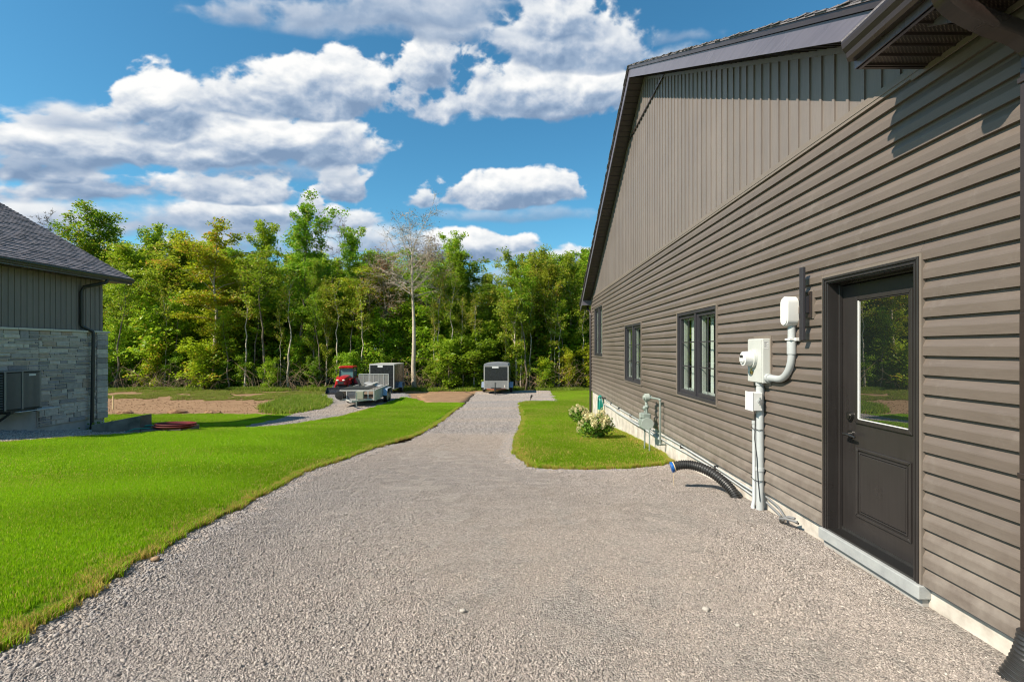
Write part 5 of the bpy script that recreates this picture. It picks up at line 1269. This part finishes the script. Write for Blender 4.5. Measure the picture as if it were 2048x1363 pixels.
# tractor with loader bucket
t = root('tractor', (0, 0, 0), 'small red tractor with glass cab and black loader bucket', 'tractor')
pr = [(0, .04), (.10, .0), (.42, .06), (.50, .30), (.50, .46), (.44, .46), (.42, .30), (.36, .12), (.10, .05)]
MB().prism([(-.80, y, z) for y, z in pr], (1.60, 0, 0)).build('bucket', M_tblack, t, bevel=.006)
for s in (-1, 1): MB().prism([(s * .80, y, z) for y, z in ((0, .02), (.42, .02), (.50, .46), (.42, .46))], (s * .02, 0, 0)).build('bucket_side', M_tblack, t)
for s in (-1, 1): MB().tube([(s * .42, .45, .28), (s * .44, .9, .42), (s * .45, 1.5, .95), (s * .45, 2.1, .98)], .045, 8).build('loader_arm', M_tred, t)
a = MB(); sec = [(.75, .26, .62, .98), (.95, .33, .58, 1.08), (1.5, .36, .58, 1.16), (2.15, .38, .58, 1.22)]
vs = []
for y, w_, z0, z1 in sec:
    vs += [(-w_, y, z0), (-w_, y, z1 - .16), (-w_ * .72, y, z1 - .03), (0, y, z1), (w_ * .72, y, z1 - .03), (w_, y, z1 - .16), (w_, y, z0)]
fs = [(i * 7 + k, i * 7 + (k + 1) % 7, (i + 1) * 7 + (k + 1) % 7, (i + 1) * 7 + k) for i in range(3) for k in range(7)] + [tuple(range(7)), tuple(21 + k for k in range(7))]
a.add(vs, fs).build('hood', M_tred, t, bevel=.02)
box('grille', (-.20, .735, .66), (.20, .755, .84), M_cable, t)
for s in (-1, 1): MB().ball((s * .20, .76, .92), .09, 10, 7, (1.1, .5, .6)).build('headlight', M_lamp, t, smooth=True)
for s in (-1, 1): wheel(t, s * .52, 1.15, .30, .20, M_lamp); wheel(t, s * .62, 2.85, .50, .32, M_lamp)
a = MB().prism([(-.45, 2.15, .95), (.45, 2.15, .95), (.48, 2.05, 1.02), (.44, 2.25, 1.68), (-.44, 2.25, 1.68), (-.48, 2.05, 1.02)][0:2] + [(.44, 2.22, 1.68), (-.44, 2.22, 1.68)], (0, .012, 0)); a.build('windscreen', M_tglass, t)
a = MB()
for s in (-1, 1):
    a.tube([(s * .50, 2.12, .70), (s * .50, 2.12, 1.0), (s * .46, 2.22, 1.70)], .03, 6); a.tube([(s * .50, 3.15, .70), (s * .47, 3.15, 1.70)], .03, 6)
a.build('cab_frame', M_cable, t)
for s in (-1, 1): MB().prism([(s * .485, 2.2, .95), (s * .485, 3.1, .95), (s * .455, 3.1, 1.68), (s * .455, 2.26, 1.68)], (s * .01, 0, 0)).build('side_glass', M_tglass, t)
MB().prism([(-.53, 2.05, 1.70), (.53, 2.05, 1.70), (.50, 2.05, 1.80), (.40, 2.05, 1.85), (-.40, 2.05, 1.85), (-.50, 2.05, 1.80)], (0, 1.2, 0)).build('cab_roof', M_tred, t, bevel=.03)
box('cab_body', (-.45, 2.16, .45), (.45, 3.2, .94), M_tblack, t)
for s in (-1, 1): MB().prism([(s * .48, y, z) for y, z in ((2.3, .62), (2.45, .98), (2.85, 1.10), (3.3, .98), (3.4, .7), (3.3, .7), (3.2, .92), (2.85, 1.03), (2.5, .93), (2.38, .62))], (s * .32, 0, 0)).build('mudguard', M_tred, t)
for s in (-1, 1): MB().tube([(s * .47, 2.15, 1.55), (s * .62, 2.08, 1.57)], .012, 6).ball((s * .66, 2.06, 1.52), .08, 8, 6, (.6, .3, 1.)).build('side_mirror', M_cable, t, smooth=True)
MB().box((-.3, .95, .30), (.3, 2.2, .60)).build('chassis', M_cable, t)
t.location = (-12.2, 33.4, Z(-12, 34.5)); t.rotation_euler.z = R(4)

# ------------------------------------------------------------------ the wood
def leaf_mat(name, c1, c2, c3, k3=.08, trans=.5):
    """leaves: tint differs from leaf to leaf, from clump to clump and from tree to tree"""
    m = bpy.data.materials.new(name); m.use_nodes = True; t = m.node_tree; b = NB(t)
    for n in list(t.nodes): t.nodes.remove(n)
    out = b.n('ShaderNodeOutputMaterial'); ri = b.n('ShaderNodeNewGeometry').outputs['Random Per Island']
    O = b.n('ShaderNodeTexCoord').outputs['Object']; cl = b.noise(O, .8, 4, .65)
    c = b.mix(b.m('ADD', b.m('MULTIPLY', ri, .5), b.mr(cl, .36, .64, 0, .5)), c1, c2)
    c = b.mix(b.m('LESS_THAN', b.m('FRACT', b.m('MULTIPLY', ri, 9.7)), b.mr(b.noise(O, .45, 2), .4, .7, 0, k3 * 3)), c, c3)
    orr = b.n('ShaderNodeObjectInfo').outputs['Random']
    hs = b.n('ShaderNodeHueSaturation'); b.put(hs.inputs['Hue'], b.mr(orr, 0, 1, .487, .513)); b.put(hs.inputs['Value'], b.mr(b.m('FRACT', b.m('MULTIPLY', orr, 5.3)), 0, 1, .8, 1.2)); b.put(hs.inputs['Color'], c); c = hs.outputs[0]
    df = b.n('ShaderNodeBsdfPrincipled'); df.inputs['Roughness'].default_value = .45; df.inputs['Specular IOR Level'].default_value = .3
    tr = b.n('ShaderNodeBsdfTranslucent'); mx = b.n('ShaderNodeMixShader'); mx.inputs[0].default_value = trans
    b.put(df.inputs['Base Color'], c); b.put(tr.inputs[0], c)
    b.put(mx.inputs[1], df.outputs[0]); b.put(mx.inputs[2], tr.outputs[0]); b.put(out.inputs[0], mx.outputs[0])
    return m
L_green = leaf_mat('maple_leaf', (.19, .32, .014), (.37, .52, .030), (.50, .42, .05))
L_dark = leaf_mat('oak_leaf', (.13, .25, .014), (.27, .40, .024), (.32, .32, .05))
L_yell = leaf_mat('sumac_leaf', (.27, .37, .012), (.48, .52, .025), (.60, .36, .05), .12)
L_olive = leaf_mat('ash_leaf', (.22, .31, .02), (.40, .45, .035), (.50, .36, .07), .10)
L_brown = leaf_mat('thin_dry_leaf', (.20, .17, .10), (.30, .22, .13), (.28, .12, .05), .2)
L_mauve = leaf_mat('curled_grey_leaf', (.13, .11, .12), (.24, .20, .20), (.12, .13, .06), .2)
B_bark = mat('grey_brown_bark', (.20, .155, .11), .9, col2=(.12, .095, .07), vscale=7, bump=.6, bscale=18)
B_pale = mat('pale_bark', (.50, .42, .32), .85, col2=(.34, .28, .21), vscale=5, bump=.5, bscale=14)
B_twig = mat('brown_twig', (.30, .20, .12), .85, var=.4, vscale=3)
B_dark = mat('dark_bark', (.09, .07, .055), .9, var=.4, vscale=8)

def build_tree(seed, H, clear, Wd, nprim, nsec, nleaf, lsize, r0, lm, bark, wig=.25, spread=.30, flat=.6, layered=0., bare=False, lean=(0, 0), up=.5):
    q = random.Random(seed); r = np.random.default_rng(seed)
    tr = MB(); n = 12; tp = []; dx = dy = 0
    for i in range(n + 1):
        t = i / n; dx += q.uniform(-wig, wig) * H / n * .5 + lean[0] * H / n; dy += q.uniform(-wig, wig) * H / n * .5 + lean[1] * H / n
        tp.append(Vector((dx if i else 0, dy if i else 0, t * H * .96 - .15)))
    tr.tube(tp, [r0 * (1.25 if i == 0 else 1) * (1 - .86 * i / n) for i in range(n + 1)], 8)
    def on(t): f = t * n; k = min(int(f), n - 1); return tp[k].lerp(tp[k + 1], f - k)
    cl = []; an = q.uniform(0, 6.28)
    for i in range(nprim):
        t = clear + (1 - clear) * ((i + q.random() * .7) / nprim) ** .92; an += 2.4 + q.uniform(-.5, .5)
        tt = (t - clear) / (1 - clear); prof = (max(0.02, tt + .12) ** .42) * (max(0.03, 1.04 - tt) ** .55) * 1.32
        Lb = Wd / 2 * prof * q.uniform(.62, 1.12); e = up + tt * .7 + q.uniform(-.2, .2)
        p0 = on(t); d = Vector((math.cos(an) * math.cos(e), math.sin(an) * math.cos(e), math.sin(e)))
        pts = [p0]; p = p0.copy(); dd = d.copy()
        for k in range(4):
            dd = (dd + Vector((q.uniform(-.25, .25), q.uniform(-.25, .25), q.uniform(-.12, .16) - (.22 * layered if k > 0 else 0)))).normalized(); p = p + dd * (Lb / max(.35, math.cos(e))) / 4 * .8; pts.append(p.copy())
        rb = r0 * .42 * (1 - t * .75)
        tr.tube(pts, [rb, rb * .75, rb * .5, rb * .3, rb * .12 + .004], 5, cap=False)
        for j in range(nsec):
            s = .25 + .75 * (j + q.random()) / nsec; k = min(int(s * 4), 3); b0 = pts[k].lerp(pts[k + 1], s * 4 - k)
            sd = Vector((q.gauss(0, 1), q.gauss(0, 1), q.gauss(.25, .55) * (1 - .7 * layered))).normalized(); ls = Lb * spread * q.uniform(.5, 1.2)
            m = b0 + sd * ls * .5 + Vector((0, 0, .05)); e_ = b0 + sd * ls
            tr.tube([b0, m, e_], [rb * .35 + .003, rb * .2 + .003, .005], 4, cap=False); cl.append((m, ls * .35)); cl.append((e_, ls * .45))
            if bare:
                for z_ in range(6):
                    u = q.random(); f0 = b0.lerp(e_, .3 + .7 * u); d3 = (sd + Vector((q.gauss(0, .8), q.gauss(0, .8), q.gauss(.35, .5)))).normalized(); l3 = ls * q.uniform(.35, .8)
                    g1 = f0 + d3 * l3; tr.tube([f0, f0 + d3 * l3 * .5, g1], [.014, .011, .006], 3, cap=False); cl.append((g1, .18))
        cl.append((pts[-1], Lb * .16))
    cl.append((tp[-1], .3))
    me_t = bpy.data.meshes.new('trunk'); me_t.from_pydata([v for v in tr.v], [], tr.f); me_t.polygons.foreach_set('use_smooth', [True] * len(me_t.polygons)); me_t.materials.append(bark)
    C = np.array([[*c, s] for c, s in cl]); wgt = (C[:, 3] + .15); k = r.choice(len(C), nleaf, p=wgt / wgt.sum())
    g_ = r.normal(size=(nleaf, 3)); g_ /= np.linalg.norm(g_, axis=1)[:, None]; g_ *= (r.random(nleaf)[:, None] ** .45)
    sz = (C[k, 3] * 1.1 + .22)[:, None]; P = C[k, :3] + g_ * sz * [1.15, 1.15, .75 - .35 * layered]
    v, f = leaves(P, lsize, r, flat, .62); me_l = ngmesh('crown', v, f, lm)
    return me_t, me_l
PROTO = {}
def proto(key, **kw):
    PROTO[key] = (build_tree(**kw), kw['H'])
proto('maple', seed=1, H=12, clear=.22, Wd=6.5, nprim=28, nsec=8, nleaf=15000, lsize=.17, r0=.17, lm=L_green, bark=B_bark)
proto('maple2', seed=2, H=12, clear=.12, Wd=5.6, nprim=30, nsec=8, nleaf=15000, lsize=.17, r0=.15, lm=L_green, bark=B_bark)
proto('oak', seed=3, H=14, clear=.36, Wd=6.2, nprim=26, nsec=7, nleaf=13000, lsize=.19, r0=.19, lm=L_dark, bark=B_bark, up=.6)
proto('dark', seed=4, H=12, clear=.08, Wd=5.4, nprim=28, nsec=8, nleaf=15500, lsize=.18, r0=.16, lm=L_dark, bark=B_dark)
proto('sumac', seed=5, H=11.5, clear=.34, Wd=8.6, nprim=26, nsec=8, nleaf=16000, lsize=.17, r0=.17, lm=L_yell, bark=B_pale, layered=.9, up=.25)
proto('ash', seed=6, H=11, clear=.18, Wd=5.0, nprim=26, nsec=7, nleaf=12500, lsize=.16, r0=.11, lm=L_olive, bark=B_pale, up=.8)
proto('ash2', seed=7, H=10, clear=.30, Wd=4.2, nprim=22, nsec=7, nleaf=9500, lsize=.15, r0=.10, lm=L_olive, bark=B_pale, up=.8)
proto('bare', seed=8, H=15, clear=.60, Wd=10.5, nprim=22, nsec=8, nleaf=3000, lsize=.11, r0=.27, lm=L_mauve, bark=B_pale, bare=True, up=.45, spread=.50, wig=.10)
proto('thinning', seed=9, H=11.5, clear=.45, Wd=6.0, nprim=20, nsec=9, nleaf=4200, lsize=.14, r0=.12, lm=L_brown, bark=B_pale, bare=True, up=.35, spread=.45)
proto('twiggy', seed=10, H=13.5, clear=.5, Wd=4.0, nprim=14, nsec=6, nleaf=60, lsize=.1, r0=.10, lm=L_mauve, bark=B_bark, bare=True, up=1.0, spread=.5)
proto('pole', seed=11, H=9.5, clear=.62, Wd=3.6, nprim=10, nsec=5, nleaf=1100, lsize=.15, r0=.085, lm=L_olive, bark=B_pale, wig=.35)
proto('pole2', seed=12, H=11, clear=.62, Wd=4.6, nprim=12, nsec=5, nleaf=3200, lsize=.16, r0=.11, lm=L_green, bark=B_bark, wig=.42)
proto('sapling', seed=13, H=4.6, clear=.10, Wd=3.2, nprim=16, nsec=5, nleaf=4200, lsize=.14, r0=.05, lm=L_green, bark=B_bark)
proto('bush', seed=14, H=2.9, clear=.02, Wd=3.4, nprim=16, nsec=5, nleaf=4200, lsize=.13, r0=.04, lm=L_green, bark=B_bark)
proto('bush2', seed=15, H=2.6, clear=.02, Wd=3.0, nprim=16, nsec=5, nleaf=3800, lsize=.12, r0=.04, lm=L_yell, bark=B_bark)
proto('bush3', seed=16, H=3.4, clear=.02, Wd=3.6, nprim=16, nsec=5, nleaf=4500, lsize=.14, r0=.04, lm=L_dark, bark=B_dark)

def plant(key, x, y, H, label, rz=None, wk=1., group=None, name='tree', cat='tree'):
    (mt, ml), h0 = PROTO[key]; k = H / h0; z = Z(x, y)
    o = root(name, (x, y, z), label, cat, group, rnd.uniform(0, 6.28) if rz is None else rz)
    o.scale = (k * wk, k * wk, k)
    for nm, me in (('trunk', mt), ('crown', ml)):
        c = bpy.data.objects.new(nm if name == 'tree' else ('stems' if nm == 'trunk' else 'foliage'), me); COL.objects.link(c); c.parent = o
    return o
def at(px, Y): return (px - 1040) / 1000 * Y
def top(py, x, Y): return CH + (697 - py) / 1000 * Y - Z(x, Y)
# individually visible trees: proto, base x in the photo, distance, top y, width factor, turn, label
front = [
 ('maple', 185, 46, 440, 1.15, 1, 'tall leafy green tree rising behind the shingle roof of the stone house'),
 ('twiggy', 92, 45, 436, .8, 0, 'nearly bare treetop just above the shingle roof at the far left'),
 ('maple2', 300, 47, 478, 1.1, 2, 'bluish green tree between the stone house roof and the yellow tree'),
 ('sumac', 425, 39.5, 476, 1.15, .6, 'broad yellow green tree with a straight pale trunk left of centre'),
 ('ash', 360, 42.5, 486, 1.3, 1, 'yellow tinged tree in the left group behind the broad yellow tree'),
 ('pole2', 527, 39.2, 520, 1.1, 2.2, 'slender tree with a curving trunk left of the tall oak'),
 ('oak', 610, 41, 434, 1.0, .3, 'tallest dark green oak left of the tractor'),
 ('maple', 628, 40.0, 540, .55, 1.3, 'leaning brown trunked tree directly beside the tall oak'),
 ('ash2', 650, 39.6, 580, .8, 1.9, 'young yellowish tree leaning right behind the tractor'),
 ('maple2', 540, 45, 472, .95, 4, 'rounded light green tree left of the tall oak'),
 ('twiggy', 650, 47, 440, .9, 3, 'leafless grey twigs right of the tall oak top'),
 ('twiggy', 690, 48, 452, .8, 5, 'second leafless grey treetop between the oak and the centre tree'),
 ('maple2', 708, 44, 480, .8, 3, 'narrow green tree above the black enclosed trailer'),
 ('dark', 760, 44.5, 530, 1.1, 1, 'dark green tree behind the tall bare tree'),
 ('thinning', 765, 41.5, 520, 1.0, 2, 'thinning tree with brown leaves left of the tall bare tree'),
 ('bare', 829, 38.3, 470, .95, 0, 'tall pale leafless tree standing above the whole wood'),
 ('thinning', 862, 42.8, 500, .9, 4, 'thinning brownish tree right of the tall bare tree'),
 ('maple', 900, 46, 488, .82, 2, 'dense rounded green tree right of the tall bare tree'),
 ('pole', 880, 39.3, 560, 1.0, 1.2, 'slim crooked pale trunk right of the tall bare tree'),
 ('maple2', 930, 42.5, 560, .95, 5, 'green tree left of the rounded roof trailer'),
 ('ash2', 975, 47, 560, .9, 1, 'low tree at the dip in the treeline'),
 ('ash', 1034, 39.2, 526, 1.1, 2, 'forked pale trunked tree directly right of the rounded roof trailer'),
 ('pole', 1042, 38.9, 600, .9, 4, 'thin leaning trunk beside the forked tree'),
 ('ash', 1072, 41.5, 522, 1.0, 4, 'olive yellow tree above the gravel pad'),
 ('pole', 1061, 39.1, 590, .9, 2.5, 'straight thin pale trunk above the gravel pad'),
 ('ash2', 1100, 40.2, 545, 1.1, 1, 'yellowish tree right of the gravel pad'),
 ('pole', 1117, 39.0, 610, 1.1, 5, 'thin trunk nearest the corner of the brown house'),
 ('ash', 1140, 41.5, 535, 1.05, 3, 'olive tree beside the rake of the brown house'),
 ('dark', 1172, 45, 520, .8, 2, 'dark pointed tree touching the rake of the brown house'),
 ('maple', 240, 41, 545, .8, 2, 'mid green tree at the corner of the stone house'),
 ('dark', 470, 43, 520, 1.0, 3, 'dark green tree between the yellow tree and the curved trunk'),
 ('dark', 690, 41.2, 590, .9, 5, 'dark lower tree above the tractor cab'),
 ('maple2', 800, 41.6, 600, .8, 1, 'lower green tree behind the pale trunk'),
 ('dark', 910, 40.6, 650, .9, 2, 'low dark tree left of the rounded roof trailer'),
]
for key, px, Y, ty, wk, rz, lb in front:
    x = at(px, Y); o = plant(key, x, Y, top(ty, x, Y), lb, rz, wk, 'trees of the wood')
# the mass behind and to the sides
MASSL = ['tree in the crowded second rank behind the trees at the edge of the wood', 'tree in the middle ranks of the wood, seen between nearer crowns', 'tree deep in the wood, seen only through gaps', 'tree at the back of the wood, furthest from the camera']
mass = random.Random(3); kinds = ['maple', 'maple2', 'maple', 'ash', 'maple2', 'dark', 'maple', 'sumac']
for row, (Y, st, h0, h1) in enumerate(((43.5, 3.6, 8.6, 10.2), (49, 4.0, 9.5, 11.2), (55, 4.2, 10, 12), (62, 4.8, 11, 13))):
    x = -Y * 1.12 - 4
    while x < 26:
        xx, yy = x + mass.uniform(-1, 1), Y + mass.uniform(-1.6, 1.6); px = 1040 + xx / yy * 1000
        hh = mass.uniform(h0, h1) * 1.06
        if px < 480: hh *= 1.08
        if 925 < px < 1010: hh *= .80
        plant(mass.choice(kinds), xx, yy, hh, MASSL[row], None, mass.uniform(1.2, 1.6), 'trees massed in the depth of the wood')
        x += st * mass.uniform(.8, 1.2)
# bushes along the edge
BUSHL = {'bush': 'mid green bush among others along the front edge of the wood', 'bush2': 'yellow green bush among others along the front edge of the wood', 'bush3': 'dark green bush among others along the front edge of the wood', 'sapling': 'slim green sapling among the bushes along the front edge of the wood'}
for i, px in enumerate(range(-60, 1320, 46)):
    if 800 < px < 850: continue
    Y = 38.6 + mass.uniform(-.5, 1.2); x = at(px, Y); key = mass.choice(['bush', 'bush3', 'bush', 'bush2', 'sapling', 'bush3'])
    if key == 'sapling': Y += .8
    hh = {'sapling': mass.uniform(3.4, 5.2)}.get(key, mass.uniform(1.6, 3.4))
    plant(key, x, Y, hh, BUSHL[key], None, mass.uniform(.9, 1.3), 'bushes along the edge of the wood', 'bush', 'bush')
for i, px in enumerate(range(-80, 1330, 30)):
    Y = 41 + mass.uniform(-.6, 1.5); x = at(px, Y)
    plant(mass.choice(['sapling', 'bush', 'sapling']), x, Y, mass.uniform(3.2, 6.2), 'tall leafy undergrowth in the shade behind the front bushes of the wood', None, mass.uniform(1., 1.3), 'bushes along the edge of the wood', 'bush', 'bush')
for px, Y, hh, wk, key, lb in ((900, 38.4, 3.2, 1.3, 'bush', 'bright green bush spilling out left of the rounded roof trailer'), (955, 38.9, 3.9, 1.3, 'bush3', 'dark rounded bush directly behind the rounded roof trailer'),
                               (395, 38.3, 3.0, 1.3, 'bush2', 'yellow green bush in front of the tangled twigs'), (700, 38.2, 2.4, 1.2, 'bush', 'green bush behind the utility trailer gate'), (1090, 38.6, 1.9, 1.2, 'bush2', 'yellowish bush behind the gravel pad')):
    x = at(px, Y); plant(key, x, Y, hh, lb, 1., wk, None, 'bush', 'bush')
# thin young trunks standing at the very edge
for i, px in enumerate((232, 330, 352, 458, 490, 508, 560, 578, 640, 672, 700, 722, 868, 905, 925, 950, 1010, 1052, 1108, 1128, 1168)):
    Y = 38.9 + mass.uniform(-.3, .8); x = at(px, Y)
    plant(mass.choice(('pole', 'pole', 'pole', 'pole2')), x, Y, mass.uniform(6, 9), 'thin young tree with a slender trunk at the very edge of the wood', None, mass.uniform(.7, 1.1), 'thin young trees at the edge of the wood')
# tangled twigs and fallen limbs at the foot of the wood
a = MB(); q = random.Random(9)
for i in range(420):
    px = q.choice((q.uniform(215, 440), q.uniform(215, 440), q.uniform(500, 660), q.uniform(1040, 1170), q.uniform(760, 900))); Y = q.uniform(37.8, 39.6); x = at(px, Y); z = Z(x, Y)
    L = q.uniform(.8, 3.2); an = q.uniform(-1.2, 1.2); hh = L * q.uniform(.3, .9); dx_ = L * math.sin(an)
    a.tube([(x, Y, z - .05), (x + dx_ * .3, Y + q.uniform(-.3, .3), z + hh * .6), (x + dx_ * .7, Y + q.uniform(-.4, .4), z + hh * .9), (x + dx_, Y + q.uniform(-.5, .5), z + hh * q.uniform(.5, 1.0))], [.014, .012, .009, .005], 4, cap=False)
tag(a.build('tangled_twigs', B_twig, smooth='all'), 'tangle of bare brown twigs and arching stems along the foot of the wood', None, None, 'stuff')
